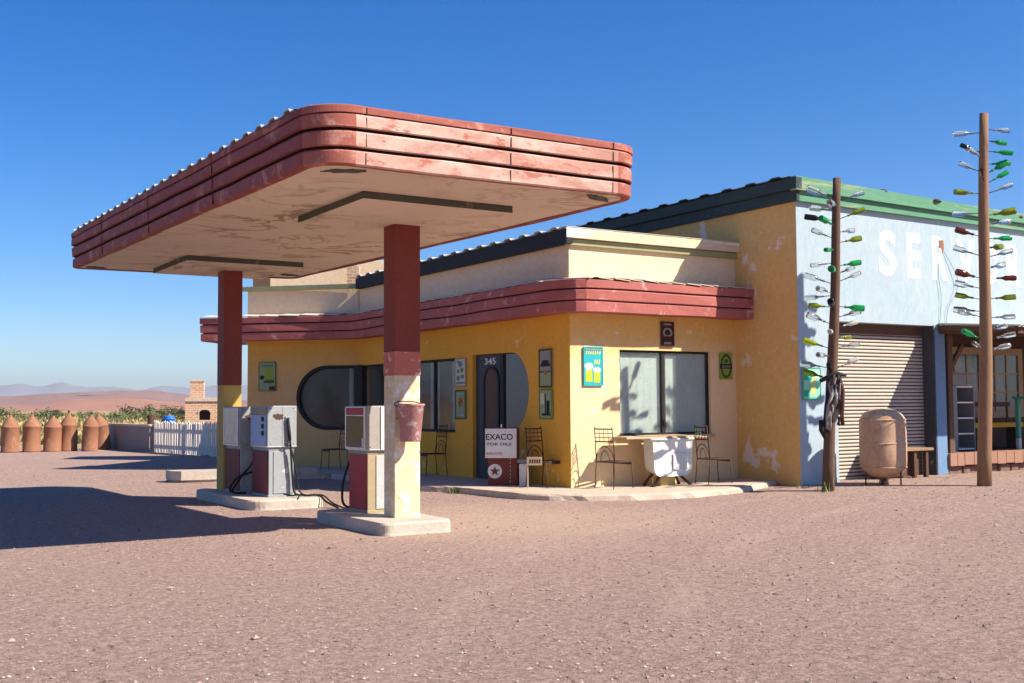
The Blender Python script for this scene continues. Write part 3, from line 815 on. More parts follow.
# ------------------------------------------------------------------ fuel pumps
def hose(m, pts, r=0.016):
    # smooth the polyline with a Catmull-Rom
    P = [Vector(p) for p in pts]; out = []
    for i in range(len(P) - 1):
        p0, p1, p2, p3 = P[max(i - 1, 0)], P[i], P[i + 1], P[min(i + 2, len(P) - 1)]
        for k in range(8):
            t = k / 8
            out.append(0.5 * ((2 * p1) + (p2 - p0) * t + (2 * p0 - 5 * p1 + 4 * p2 - p3) * t * t + (3 * p1 - p0 - 3 * p2 + p3) * t ** 3))
    out.append(P[-1])
    return m.tube(out, r, 8)
def pump(label, x0, y0, x1, y1, zb, zh, zt, style):
    """front (dial) faces -X, nozzle side faces -Y"""
    cx, cy = (x0 + x1) / 2, (y0 + y1) / 2
    t = thing('fuel_pump', label, 'fuel pump', (cx, cy, zb), 0, 'old fuel pumps under the canopy')
    near = style == 'near'
    m = MB(); m.box(x0 - .037, y0 - .034, zh + .004, x1 + .037, y1 + .034, zh + .022, .003); m.build('trim_strip', chrome, t, True)
    m = MB()
    for xx_, zz_ in ((x0 + .02, zh + .05), (x1 - .02, zh + .05), (x0 + .02, zt - .04), (x1 - .02, zt - .04)): m.lathe([(.009, -.003), (.008, .0015), (.001, .002)], 8, 0, frame((xx_, y0 - .0305, zz_), (1, 0, 0), (0, 0, 1), (0, -1, 0)))
    m.build('screws', rustdark, t, True)
    m = MB(); m.box((x0 + x1) / 2 - .002, y0 - .0318, zh + .03, (x0 + x1) / 2 + .002, y0 - .029, zt - .02); m.build('panel_joint', rustdark, t, True)
    m = MB(); m.box(x0, y0, zb, x1, y1, zh - 0.03, 0.008, 0); m.box(x0 - 0.012, y0 - 0.012, zb, x1 + 0.012, y1 + 0.012, zb + 0.035, 0.006, 0)
    m.build('cabinet', pumpcream if near else pumpgrey, t, True)
    MB().box(x0 - 0.014, y0 + 0.03, zb + 0.04, x0 + 0.01, y1 - 0.02, zh - 0.05, 0.005).build('front_panel', pumpred if near else pumpredark, t, True)
    MB().box(x0 + (0.115 if near else 0.07), y0 - 0.012, zb + 0.05, x1 - 0.01, y0 + 0.01, zh - 0.06, 0.005).build('side_panel', palepanel if near else pumpgrey, t, True)
    h = MB()
    h.box(x0 - 0.035, y0 - 0.03, zh, x1 + 0.035, y1 + 0.03, zt, 0.014, 0)
    h.box(x0 - 0.01, y0 - 0.005, zh - 0.035, x1 + 0.01, y1 + 0.005, zh, 0, 0)
    hd = h.build('head', headgrey if near else pumpgrey, t, True)
    if near:
        MB().box(x0 - 0.047, y0, zt - 0.115, x0 - 0.03, y1, zt - 0.025, 0.004).build('top_band', pumpred, t, True)
        MB().box(x0 - 0.047, y0 + 0.005, zh + 0.045, x0 - 0.03, y1 - 0.005, zt - 0.13, 0.004).build('dial_window', dialglass, t, True)
        f = MB()
        for (a, b, c_, d) in ((y0 - 0.02, zh + 0.02, y0 + 0.004, zt - 0.012), (y1 - 0.004, zh + 0.02, y1 + 0.02, zt - 0.012), (y0, zh + 0.02, y1, zh + 0.044), (y0, zt - 0.129, y1, zt - 0.116), (y0, zt - 0.024, y1, zt - 0.012)):
            f.box(x0 - 0.056, a, b, x0 - 0.036, c_, d, 0.003)
        f.build('dial_frame', chrome, t, True)
        MB().box(x0 + 0.165, y0 - 0.045, zh + 0.01, x1 + 0.03, y0 - 0.025, zt - 0.01, 0.004).build('edge_panel', white, t, True)
        MB().box(x0 - 0.052, y0 + 0.03, zh + 0.05, x0 - 0.046, y0 + 0.07, zh + 0.16, 0.001).build('price_tag', white, t, True)
        hs = MB(); hose(hs, [(x0 + 0.05, y1 + 0.02, zh - 0.06), (x0 - 0.03, y1 + 0.09, zh - 0.35), (x0 - 0.05, y1 + 0.12, 0.30), (x0 + 0.02, y1 + 0.14, 0.185), (x0 + 0.2, y1 + 0.2, 0.175)])
        hs.build('hose', rubber, t, True)
    else:
        dm = dialbright if style == 'far' else pumpblue
        MB().box(x0 - 0.047, y0 + 0.03, zh + 0.03, x0 - 0.03, y1 - 0.03, zt - (0.02 if style == 'far' else 0.14), 0.004).build('dial_window', dm, t, True)
        if style == 'mid':
            MB().box(x0 - 0.05, y0 + 0.01, zt - 0.13, x0 - 0.03, y1 - 0.01, zt - 0.02, 0.004).build('top_band', pumpcream, t, True)
            d = MB()
            for k in range(3):
                d.box(x0 - 0.053, y0 + 0.09, zt - 0.235 - k * 0.105, x0 - 0.045, y0 + 0.20, zt - 0.165 - k * 0.105, 0.002)
            d.build('price_window', black, t, True)
        else:
            f = MB()
            for (a, b, c_, d) in ((y0 + 0.005, zh + 0.01, y0 + 0.029, zt - 0.005), (y1 - 0.029, zh + 0.01, y1 - 0.005, zt - 0.005)):
                f.box(x0 - 0.052, a, b, x0 - 0.036, c_, d, 0.003)
            f.build('dial_frame', chrome, t, True)
        # nozzle boot, worn emblem patch, nozzle and hose on the -Y side
        rp_ = random.Random(int(y0 * 10)); bl = [(x0 + .15 + (.09 + rp_.uniform(-.04, .02)) * math.cos(R(a)), zt - .16 + (.055 + rp_.uniform(-.03, .012)) * math.sin(R(a))) for a in range(0, 360, 15)]
        MB().prism(bl, 0, .003, 0, frame((0, y0 - .0305, 0), (1, 0, 0), (0, 0, 1), (0, -1, 0))).build('worn_patch', rustdark, t, True)
        xn = x1 - 0.10
        MB().box(xn - 0.05, y0 - 0.05, zh + 0.03, xn + 0.05, y0 - 0.028, zt - 0.16, 0.006).build('nozzle_boot', pumpgrey, t, True)
        nzl = MB()
        nzl.tube([(xn - 0.02, y0 - 0.075, zt - 0.18), (xn, y0 - 0.075, zh + 0.22), (xn + 0.01, y0 - 0.085, zh + 0.10)], [0.017, 0.024, 0.02], 8)
        nzl.tube([(xn - 0.06, y0 - 0.075, zh + 0.06), (xn - 0.03, y0 - 0.08, zh + 0.02), (xn + 0.02, y0 - 0.08, zh + 0.04)], 0.012, 6)
        nzl.build('nozzle', rubber, t, True)
        hs = MB()
        if style == 'mid':
            hose(hs, [(xn + 0.01, y0 - 0.085, zh + 0.10), (xn + 0.02, y0 - 0.09, zh - 0.05), (xn + 0.05, y0 - 0.08, 0.45), (xn + 0.08, y0 - 0.10, 0.21), (xn + 0.18, y0 - 0.22, 0.175),
                      (xn + 0.34, y0 - 0.40, 0.175), (xn + 0.40, y0 - 0.54, 0.09), (xn + 0.42, y0 - 0.9, 0.03), (xn + 0.30, y0 - 1.25, 0.03), (xn + 0.24, y0 - 1.6, 0.03), (xn + 0.1, y0 - 1.75, 0.03)])
            hose(hs, [(xn + 0.04, y0 - 0.085, zh - 0.04), (xn + 0.10, y0 - 0.10, 0.5), (xn + 0.16, y0 - 0.16, 0.20), (xn + 0.40, y0 - 0.38, 0.175), (xn + 0.48, y0 - 0.54, 0.08), (xn + 0.50, y0 - 0.85, 0.03), (xn + 0.42, y0 - 1.4, 0.03), (xn + 0.2, y0 - 1.6, 0.03)], 0.012)
            hose(hs, [(xn - 0.1, y0 - 0.10, 0.2), (xn - 0.02, y0 - 0.2, 0.18), (xn + 0.02, y0 - 0.42, 0.19), (xn - 0.04, y0 - 0.46, 0.10)], 0.012)
        else:
            hose(hs, [(xn + 0.01, y0 - 0.085, zh + 0.10), (xn + 0.02, y0 - 0.10, zh - 0.10), (xn - 0.05, y0 - 0.14, zh - 0.35), (x0 - 0.06, y0 - 0.10, 0.42), (x0 - 0.16, y0 + 0.02, 0.24), (x0 - 0.10, y0 - 0.02, 0.175), (x0 + 0.05, y0 - 0.12, 0.17)], 0.019)
            hose(hs, [(x0 - 0.14, y0 + 0.02, 0.18), (x0 - 0.02, y0 - 0.05, 0.40), (x0 + 0.12, y0 - 0.15, 0.60), (x0 + 0.16, y0 - 0.15, 0.70)], 0.016)
        hs.build('hose', rubber, t, True)
    return t
pump('near fuel pump with bright red panel and dark dial, beside the bucket column', 6.03, 13.10, 6.44, 13.66, 0.15, 0.93, 1.50, 'near')
pump('fuel pump with blue dial face and three black price windows, right of its twin', 5.88, 16.27, 6.27, 16.98, 0.15, 0.885, 1.51, 'mid')
pump('leftmost fuel pump with whitish dial in front of the far yellow column', 5.76, 17.20, 6.15, 17.91, 0.15, 0.885, 1.50, 'far')

# bucket on the near column
bk = thing('bucket', 'faded pink bucket hanging from a wire on the near column', 'bucket', (6.17, 12.185, 1.07))
ob = MB(); ob.lathe([(0.105, 0), (0.112, 0.01), (0.15, 0.42), (0.162, 0.43), (0.162, 0.45), (0.148, 0.452), (0.138, 0.43), (0.10, 0.03), (0.001, 0.025)], 28)
ob.v = [(x * 1.07, y * 1.07, z) for x, y, z in ob.v]
ob.build('pail', bucketpink, bk)
hb = MB(); hose(hb, [(-0.165, 0, 0.42), (-0.19, 0.05, 0.44), (-0.12, 0.13, 0.475), (0, 0.145, 0.48), (0.12, 0.13, 0.475), (0.19, 0.05, 0.44), (0.165, 0, 0.42)], 0.006)
hb.build('handle', iron, bk)

# ------------------------------------------------------------------ shop building
SX, SY = 10.93, 15.65
GXW, GYW = 14.70, 14.08
WD = Vector((-0.723, 0.691, 0)).normalized()
WN = Vector((-WD.y, WD.x, 0))        # outward of the wing (towards the camera)
if WN.y > 0: WN = -WN
WI = Vector((SX, 24.20, 0))
WL = 2.80
shop = thing('shop_building', 'yellow filling station shop with red banded eaves and a rounded window', 'building', (SX, SY, 0))
Mside = frame((SX, 0, 0), (0, 1, 0), (0, 0, 1), (-1, 0, 0))       # s = Y, t = Z, outward -X
Mfront = frame((0, SY, 0), (1, 0, 0), (0, 0, 1), (0, -1, 0))
Mwing = frame(WI, WD, (0, 0, 1), WN)
door_hole = [(18.94, 0.10), (18.94, 2.47)] + [(17.52, 2.46)] + [(17.52 - 0.59 * math.sin(R(a)), 1.755 + 0.705 * math.cos(R(a))) for a in range(10, 180, 10)] + [(17.52, 1.05), (17.81, 1.05), (17.81, 0.10)]
win_hole = [(19.62, 0.96), (24.10, 0.96), (24.10, 2.44), (19.62, 2.44)]
plate('wall', [(SY, -0.1), (24.20, -0.1), (24.20, 4.25), (SY, 4.25)], [door_hole, win_hole], 0.22, Mside, yel, shop)
fh = [(11.98, 0.955), (14.06, 0.955), (14.06, 2.45), (11.98, 2.45)]
plate('wall', [(SX + 0.22, -0.1), (GXW + 0.1, -0.1), (GXW + 0.1, 4.25), (SX + 0.22, 4.25)], [fh], 0.22, Mfront, yel_front, shop)
rw = [(0.03, 0.945), (0.03, 2.45), (0.80, 2.45)] + [(0.80 + 0.755 * math.sin(R(a)), 1.6975 + 0.7525 * math.cos(R(a))) for a in range(8, 180, 8)] + [(0.80, 0.945)]
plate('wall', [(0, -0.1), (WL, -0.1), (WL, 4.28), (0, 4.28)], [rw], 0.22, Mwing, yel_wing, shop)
WE = WI + WD * WL
back = -WN
m = MB()
e0, e1 = WE + back * 0.221, WE + back * 5.0
m.add([(e0.x, e0.y, -0.1), (e1.x, e1.y, -0.1), (e1.x, e1.y, 4.28), (e0.x, e0.y, 4.28)], [(0, 1, 2, 3)])
m.add([(e1.x, e1.y, -0.1), (14.6, 30.0, -0.1), (14.6, 30.0, 4.28), (e1.x, e1.y, 4.28)], [(0, 1, 2, 3)])
m.add([(14.6, 30.0, -0.1), (14.68, 20.6, -0.1), (14.68, 20.6, 4.28), (14.6, 30.0, 4.28)], [(0, 1, 2, 3)])
m.build('rear_wall', yel_pale, shop, True)
MB().prism([(SX + 0.03, SY + 0.03), (GXW - 0.02, SY + 0.03), (14.66, 20.6), (14.58, 29.9), (e1.x, e1.y), (WE.x, WE.y), (SX + 0.03, 24.2)], 4.235, 4.262).build('roof', tindark, shop, True)
# upper walls are more faded: thin render coat, set proud of the wall
def coat(M, s0, s1, z0, z1, mat_, name='upper_wall'):
    m = MB()
    m.box(s0, z0, 0.0005, s1, z1, 0.014, 0.0, 0, M)
    m.build(name, mat_, shop, True)
m = MB(); m.box(SX - 0.0005, -0.1, 0.0005, SX + 0.222, 3.62, 0.004, 0, 0, Mfront); m.build('corner_render', yel_front, shop, True)
coat(Mside, SY - 0.014, 24.18, 3.62, 4.22, yel_pale)
coat(Mfront, SX + 0.001, GXW, 3.62, 4.22, yel_pale)
coat(Mwing, 0.02, WL, 3.62, 4.26, yel_pale)

# eaves with three bands
wo = WI + WN * 0.50
xl = 10.57
tt = (xl - wo.x) / WD.x
wcorner = (xl, wo.y + WD.y * tt)
wend = wo + WD * (WL + 0.95)
epath = [(GXW + 0.16, 15.17), (11.35, 15.17)] + arc(11.12, 15.72, 0.55, 0.55, 270, 180, 6) + [(xl, 16.3), (xl, 23.0)]
epath = [epath[0], (11.15, 15.17), (10.95, 15.19), (10.80, 15.27), (10.68, 15.42), (10.60, 15.65), (xl, 15.95), (xl, wcorner[1] - 0.35), (xl - 0.08, wcorner[1] + 0.02), (wo.x + WD.x * 0.42, wo.y + WD.y * 0.42), (wend.x, wend.y)]
we2 = wend + back * 1.6
epath.append((we2.x, we2.y))
eprof = [(-0.40, 3.05), (-0.02, 3.035), (0.0, 3.04), (0.012, 3.05), (0.012, 3.205), (0.0, 3.218), (-0.03, 3.22), (-0.03, 3.235), (0.004, 3.238), (0.02, 3.25), (0.02, 3.40), (0.008, 3.418),
         (-0.025, 3.42), (-0.025, 3.437), (0.012, 3.44), (0.028, 3.45), (0.03, 3.575), (0.02, 3.585), (-0.06, 3.59)]
egro = {5, 6, 7, 11, 12, 13}
MB().sweep(subdiv(epath, 0.5, False), eprof, False, 0, lambda i, k: 1 if k in egro else 0, jit=0.018).build('eaves_fascia', [redshop, groove], shop, True)
# eave soffit and roof sheets (between the wall line and the fascia)
m = MB()
m.add([(GXW, 15.2, 3.055), (10.95, 15.22, 3.055), (SX, SY, 3.055), (GXW, SY, 3.055)], [(0, 1, 2, 3)])
m.add([(10.95, 15.22, 3.055), (10.60, 15.75, 3.055), (xl + 0.02, 23.6, 3.055), (SX, 24.2, 3.055), (SX, SY, 3.055)], [(0, 1, 2, 3, 4)])
a_, b_ = Vector((xl + 0.0, wcorner[1] - 0.0, 3.055)), wend - WN * 0.03
m.add([(a_.x, a_.y, 3.055), (b_.x, b_.y, 3.055), (WE.x + WD.x * 0.95, WE.y + WD.y * 0.95, 3.055), (WI.x, WI.y, 3.055), (xl + 0.02, 23.6, 3.055)], [(0, 1, 2, 3, 4)])
c_, d_ = WE + WD * 0.93, WE + WD * 0.93 + back * 1.5
m.add([(c_.x, c_.y, 3.055), (d_.x, d_.y, 3.055), (WE.x + back.x * 1.5, WE.y + back.y * 1.5, 3.055), (WE.x, WE.y, 3.055)], [(0, 1, 2, 3)])
m.build('eaves_soffit', soffit, shop, True)
def sheets(p, q, inw, n, mat_, name='eaves_sheet'):
    """overlapping tin sheets from the fascia top up to the wall"""
    p, q = Vector(p), Vector(q); m = MB(); rnd = random.Random(int(p.x * 10 + n))
    d = (q - p) / n
    for i in range(n):
        a = p + d * (i + 0.02 + rnd.uniform(0, 0.03)); b = p + d * (i + 1.03)
        z = 3.595 + rnd.uniform(0, 0.012); z2 = z + rnd.uniform(-0.003, 0.006)
        o = -inw.normalized() * rnd.uniform(0.0, 0.045)
        vs = [(a.x + o.x, a.y + o.y, z), (b.x + o.x, b.y + o.y, z2 + 0.02), (b.x + inw.x, b.y + inw.y, z + 0.10), (a.x + inw.x, a.y + inw.y, z + 0.08)]
        vs += [(x, y, zz - 0.014) for x, y, zz in vs]
        m.add(vs, [(0, 1, 2, 3), (7, 6, 5, 4), (0, 4, 5, 1), (1, 5, 6, 2), (2, 6, 7, 3), (3, 7, 4, 0)])
    return m.build(name, mat_, shop, True)
sheets((GXW - 0.02, 15.16), (11.2, 15.16), Vector((0, 0.50)), 11, tintile)
sheets((11.0, 15.12), (xl, 16.1), Vector((0.36, 0.25)), 2, tintile)
sheets((xl - 0.01, 15.95), (xl - 0.01, 23.5), Vector((0.38, 0)), 20, tintile)
w2 = WN.to_2d(); 
sheets((wo.x + WD.x * 0.3, wo.y + WD.y * 0.3), (wend.x, wend.y), -w2 * 0.52, 7, tintile)

# parapet trim
tp = [(SX - 0.02, SY), (SX - 0.02, 24.15)]
def boards(m, path, z0, z1, out, mi=0, inn=0.012):
    m.sweep(path, [(inn, z0), (out, z0), (out, z1), (inn, z1)], False, mi)
    return m
m = MB(); boards(m, [(SX - 0.001, SY - 0.15), (SX - 0.001, 24.2 - 0.1)], 4.215, 4.46, 0.15)
m.build('parapet_board', blacktrim, shop, True)
m = MB(); boards(m, [(14.98, SY - 0.001), (SX - 0.149, SY - 0.001)], 4.315, 4.485, 0.15)
m.build('parapet_board', creamtrim, shop, True)
m = MB(); boards(m, [(14.97, SY - 0.001), (SX - 0.10, SY - 0.001)], 4.20, 4.30, 0.08)
m.build('parapet_board', olivetrim, shop, True)
m = MB(); boards(m, [(WI.x - 0.06, WI.y + 0.02), (WE.x + WD.x * 0.12, WE.y + WD.y * 0.12)], 4.24, 4.345, 0.10)
m.build('parapet_board', olivetrim, shop, True)
corr(MB(), SX - 0.20, SX + 1.2, SY - 0.1, 24.0, 4.475, 4.475, 0.50, 0.04, 'Y').build('roof_sheet', tin, shop, True)
MB().box(SX - 0.16, SY - 0.16, 4.49, 14.95, SY + 0.4, 4.50).build('roof_sheet', tintile, shop, True)
# raised block behind the wing
u0 = Vector((10.47, 30.24, 0)); u1 = Vector((13.81, 28.4, 0)); ud = (u1 - u0).normalized(); un = Vector((ud.y, -ud.x, 0))
m = MB(); M_ = frame(u0, ud, -un, (0, 0, 1))
m.box(0, 0, 0, 4.2, 1.8, 5.55, 0.02, 0, M_)
m.build('rear_block', yel_pale, shop, True)
m = MB(); m.box(-0.02, -0.05, 4.2, 0.45, -0.003, 5.05, 0, 0, M_); m.build('rear_dark_strip', slatdark, shop, True)  # plain dark strip along the left edge of the rear block
m = MB(); m.box(2.62, -0.6, 4.6, 2.95, -0.25, 5.33, 0.01, 0, M_); m.build('chimney', brick, shop, True)

# windows
def pane_plate(name, outl, depth, M, mat_, parent):
    if mat_ is globals().get('clearglass'):
        o_ = M.to_3x3() @ Vector((0, 0, 1))
        ps = [M @ Vector((x, y, -depth)) for x, y in outl]
        nr_ = Vector((0, 0, 0))
        for i in range(len(ps)): nr_ += (ps[i] - ps[0]).cross(ps[(i + 1) % len(ps)] - ps[0])
        if nr_.dot(o_) < 0: ps.reverse()
        m = MB(); m.add(ps, [tuple(range(len(ps)))])
        return m.build(name, mat_, parent, True, fix=False)
    return plate(name, outl, [], 0.012, M @ Matrix.Translation((0, 0, -depth)), mat_, parent)
def ring(outl, w, cx, cz):
    out = []
    for x, z in outl:
        d = Vector((x - cx, z - cz)); L = d.length
        out.append((x - d.x / L * w, z - d.y / L * w))
    return out
def inset(outl, w):
    n = len(outl); out = []
    area = sum(outl[i][0] * outl[(i + 1) % n][1] - outl[(i + 1) % n][0] * outl[i][1] for i in range(n))
    sg = 1 if area > 0 else -1
    for i in range(n):
        a, b, c = Vector(outl[i - 1]), Vector(outl[i]), Vector(outl[(i + 1) % n])
        d1, d2 = (b - a).normalized(), (c - b).normalized()
        n1, n2 = Vector((-d1.y, d1.x)) * sg, Vector((-d2.y, d2.x)) * sg
        mm = (n1 + n2); mm = mm.normalized() if mm.length > 1e-6 else n1
        o = b + mm * (w / max(0.4, mm.dot(n1)))
        out.append((o.x, o.y))
    return out
w1 = plate('window', win_hole, [inset(win_hole, 0.05)], 0.06, Mside @ Matrix.Translation((0, 0, -0.06)), blackframe, shop)
wg = NT('clear_window_glass')
wg.t.nodes.remove(wg.b)
tr_ = wg.n('BsdfTransparent', Color=(0.93, 0.96, 0.95, 1)); gl_ = wg.n('BsdfGlossy', Roughness=0.03); fr_ = wg.n('Fresnel', IOR=1.4); mx_ = wg.n('MixShader')
gb_ = wg.n('NewGeometry'); im_ = wg.n('MapRange'); wg.l(gb_.outputs['Backfacing'], im_.inputs[0]); im_.inputs[3].default_value = 1.4; im_.inputs[4].default_value = 1 / 1.4; wg.l(im_.outputs[0], fr_.inputs['IOR'])
wg.l(wg.bump(wg.noise(wg.vec(), 1.3, 2, 0.5), 0.06, 0.05), gl_.inputs['Normal'])
du_ = wg.n('BsdfDiffuse', Color=(0.62, 0.62, 0.56, 1)); mx2 = wg.n('MixShader')
wg.l(wg.ramp(wg.noise(wg.vec((1, 1, 0.4)), 1.6, 7, 0.7), 0.35, 0.9, (0.03, 0.03, 0.03, 1), (0.24, 0.24, 0.24, 1)), mx2.inputs[0]); wg.l(tr_.outputs[0], mx2.inputs[1]); wg.l(du_.outputs[0], mx2.inputs[2])
wg.l(fr_.outputs[0], mx_.inputs[0]); wg.l(mx2.outputs[0], mx_.inputs[1]); wg.l(gl_.outputs[0], mx_.inputs[2]); wg.l(mx_.outputs[0], wg.t.nodes['Material Output'].inputs['Surface'])
clearglass = wg.m
for a, b, gm in ((19.67, 20.58, glassgrey), (20.64, 21.70, glassgrey), (21.76, 22.82, glassgrey), (22.88, 24.05, glassgrey)):
    pane_plate('pane', [(a, 1.01), (b, 1.01), (b, 2.39), (a, 2.39)], 0.09, Mside, clearglass, w1)
m = MB()
for y in (20.61, 21.73, 22.85):
    m.box(y - 0.032, 1.005, -0.11, y + 0.032, 2.395, -0.055, 0, 0, Mside)
m.build('mullion', blackframe, w1, True)
w2_ = plate('window', rw, [inset(rw, 0.075)], 0.08, Mwing @ Matrix.Translation((0, 0, 0.02)), blackframe, shop)
pane_plate('pane', inset(rw, 0.06), 0.07, Mwing, clearglass, w2_)
sheer = mat('sheer_curtain', (0.44, 0.52, 0.48), (0.33, 0.41, 0.40), 2.0, 0.9, 0.1, wear=(0.62, 0.60, 0.48), ws=1.5, wt=0.55, ww=0.2)
greysheer = mat('grey_curtain', (0.30, 0.32, 0.33), (0.20, 0.22, 0.24), 2.0, 0.9, 0.1)
roomdark = mat('room_wall', (0.16, 0.13, 0.11), None, 2, 0.9, 0.1)
def curtain(M, s0, s1, z0, z1, d, mt, par, amp=0.018, pitch=0.14):
    n = max(6, int((s1 - s0) / 0.018)); vs = []
    for i in range(n + 1):
        x = s0 + (s1 - s0) * i / n
        o = amp * math.sin(x / pitch * 2 * math.pi + 1.3 * mnoise.noise(Vector((x * 2.1, 3.3, 0))))
        vs += [M @ Vector((x, z0, -d + o)), M @ Vector((x, z1, -d + o * 0.6))]
    MB().add(vs, [(2 * i, 2 * i + 2, 2 * i + 3, 2 * i + 1) for i in range(n)], 0, True).build('curtain', mt, par, True, fix=False)
for a, b in ((19.75, 20.35), (20.9, 21.35), (22.0, 22.7), (23.0, 23.5)): curtain(Mside, a, b, 0.98, 2.43, 0.35, greysheer, w1)
curtain(Mwing, 0.05, 0.36, 0.96, 2.44, 0.30, greysheer, w2_)
m = MB(); m.box(11.30, 16.2, 0.0, 14.5, 23.9, 0.12); m.box(14.5, 16.0, 0.0, 14.55, 26, 4.2); m.box(10.6, 27.2, 0.0, 14.5, 27.25, 4.2); m.build('room_lining', roomdark, shop, True)
m = MB(); m.prism([(SX - 0.025, 24.02), (SX + 0.10, 24.02), (SX + 0.10, 24.3), (SX - 0.10, 24.30), (SX - 0.10, 24.255)], 0.945, 2.45); m.build('corner_post', blackframe, shop, True)
w3 = plate('window', fh, [inset(fh, 0.04)], 0.05, Mfront @ Matrix.Translation((0, 0, -0.05)), blackframe, shop)
pane_plate('pane', [(12.02, 0.995), (12.95, 0.995), (12.95, 2.41), (12.02, 2.41)], 0.075, Mfront, clearglass, w3)
pane_plate('pane', [(13.01, 0.995), (14.02, 0.995), (14.02, 2.41), (13.01, 2.41)], 0.075, Mfront, clearglass, w3)
curtain(Mfront, 11.95, 13.02, 0.96, 2.46, 0.115, sheer, w3, 0.002)
curtain(Mfront, 13.10, 14.10, 0.96, 2.46, 0.12, sheer, w3, 0.002)
m = MB(); m.box(12.95, 0.99, -0.10, 13.01, 2.42, -0.045, 0, 0, Mfront); m.build('mullion', blackframe, w3, True)
m = MB(); m.box(11.93, 0.90, 0.001, 14.10, 0.952, 0.07, 0.008, 0, Mfront); m.build('sill', plank, w3, True)

# door with the arched panel and the D shaped side light
dr = MB()
dr.box(17.84, 0.105, -0.12, 18.92, 2.45, -0.07, 0, 0, Mside)
door = dr.build('door', doorpaint, shop, True)
ar = [(18.04, 0.55), (18.62, 0.55), (18.62, 1.95)] + [(18.33 + 0.29 * math.cos(R(a)), 1.95 + 0.29 * math.sin(R(a))) for a in range(15, 180, 15)] + [(18.04, 1.95)]
plate('arched_panel', inset(ar, 0.045), [], 0.02, Mside @ Matrix.Translation((0, 0, -0.055)), doorbrown, door)
plate('panel_moulding', ar, [inset(ar, 0.05)], 0.03, Mside @ Matrix.Translation((0, 0, -0.04)), blackframe, door)
m = MB(); m.box(17.90, 0.95, -0.07, 17.95, 1.15, -0.02, 0.01, 0, Mside); m.build('handle', chrome, door, True)
m = MB(); m.box(17.86, 0.11, -0.068, 17.97, 2.44, -0.035, 0.006, 0, Mside); m.build('stile', blackframe, door, True)
Mtxt_side = frame((SX, 18.58, 2.27), (0, -1, 0), (0, 0, 1), (-1, 0, 0)) @ Matrix.Translation((0, 0, -0.066))
letters('house_number', [('345', 0.40, 0.12, Mtxt_side, 0.01)], white, door)
ds = [(17.80, 1.07), (17.80, 2.44), (17.52, 2.44)] + [(17.52 - 0.57 * math.sin(R(a)), 1.755 + 0.685 * math.cos(R(a))) for a in range(10, 180, 10)] + [(17.52, 1.07)]
sl = pane_plate('side_light', ds, 0.06, Mside, glassslate, shop)

# pavement round the shop
pv = [(14.66, 15.64), (14.66, 14.62), (13.95, 14.28), (13.2, 14.02), (12.21, 13.88), (11.14, 14.02), (10.45, 14.35), (9.92, 14.80), (9.66, 15.3), (9.56, 15.9), (9.54, 16.6), (9.46, 17.1), (9.2, 17.7), (9.12, 19.2), (9.3, 21.3),
      (9.2, 22.0), (8.6, 22.2), (7.2, 22.42), (6.5, 22.55), (6.28, 22.75), (6.28, 23.3), (6.6, 23.7), (8.0, 25.9), (8.6, 26.6), (9.2, 26.3)] + [(10.98, 24.4), (11.02, 20), (11.02, 15.8)]
pv = subdiv(pv, 0.16, True)
m = MB(); n = len(pv); vs = []
ctr = Vector((10.6, 20.0))
for z, ins in ((-0.06, -0.02), (0.075, 0.0), (0.10, 0.03)):
    for x, y in pv:
        d = (ctr - Vector((x, y))).normalized()
        zz = z + (0.05 if (x > 13.5 and z > 0 and y < 15) else 0.0) * min(1, max(0, (x - 13.2) / 1.4)) * (1 if y < 15 else 0)
        if x > 14.0 and z > 0: zz = z + 0.03
        jg = 0.045 * mnoise.noise(Vector((x * 4.5, y * 4.5, z * 9))) + 0.03 * mnoise.noise(Vector((x * 11, y * 11, z * 30)))
        if x > 10.9 and y > 15.2: jg = 0
        vs.append((x + d.x * (ins + jg), y + d.y * (ins + jg), zz + (0.012 * mnoise.noise(Vector((x * 3, y * 3, 1))) if z > 0 else 0)))
fs = [tuple(2 * n + i for i in range(n))]
for k in range(2):
    for i in range(n):
        fs.append((k * n + i, k * n + (i + 1) % n, (k + 1) * n + (i + 1) % n, (k + 1) * n + i))
m.add(vs, fs)
props(m.build('pavement', paving), kind='structure')
m = MB(); kp = [(6.22, 23.2), (6.20, 22.72), (6.34, 22.52), (9.05, 22.12), (9.1, 22.6), (6.9, 22.95)]
m.prism(list(reversed(kp)) , 0.05, 0.23)
props(m.build('kerb', concrete), kind='structure')

# ------------------------------------------------------------------ garage
gar = thing('garage_building', 'taller garage with pale blue front, roller shutter and white painted lettering', 'building', (GXW, GYW, 0))
Mg = frame((GXW, 0, 0), (0, 1, 0), (0, 0, 1), (-1, 0, 0))
Mf = frame((0, GYW, 0), (1, 0, 0), (0, 0, 1), (0, -1, 0))
GXE = 27.5
plate('side_wall', [(GYW, -0.1), (20.5, -0.1), (20.5, 5.30), (GYW, 5.30)], [], 0.25, Mg, tan, gar)
h1 = [(15.66, 0.0), (18.36, 0.0), (18.36, 2.97), (15.66, 2.97)]
h2 = [(18.66, 0.0), (26.6, 0.0), (26.6, 2.97), (18.66, 2.97)]
plate('facade', [(GXW + 0.25, -0.1), (GXE, -0.1), (GXE, 5.30), (GXW + 0.25, 5.30)], [h1, h2], 0.30, Mf, blu, gar)
m = MB(); m.box(GXW + 0.001, GYW - 0.004, -0.1, GXW + 0.26, GYW + 0.0, 5.30); m.build('corner_render', blu, gar, True)
m = MB(); m.box(GXW + 0.2, GYW + 0.3, 5.24, GXE, 20.5, 5.28); m.build('roof', tindark, gar, True)
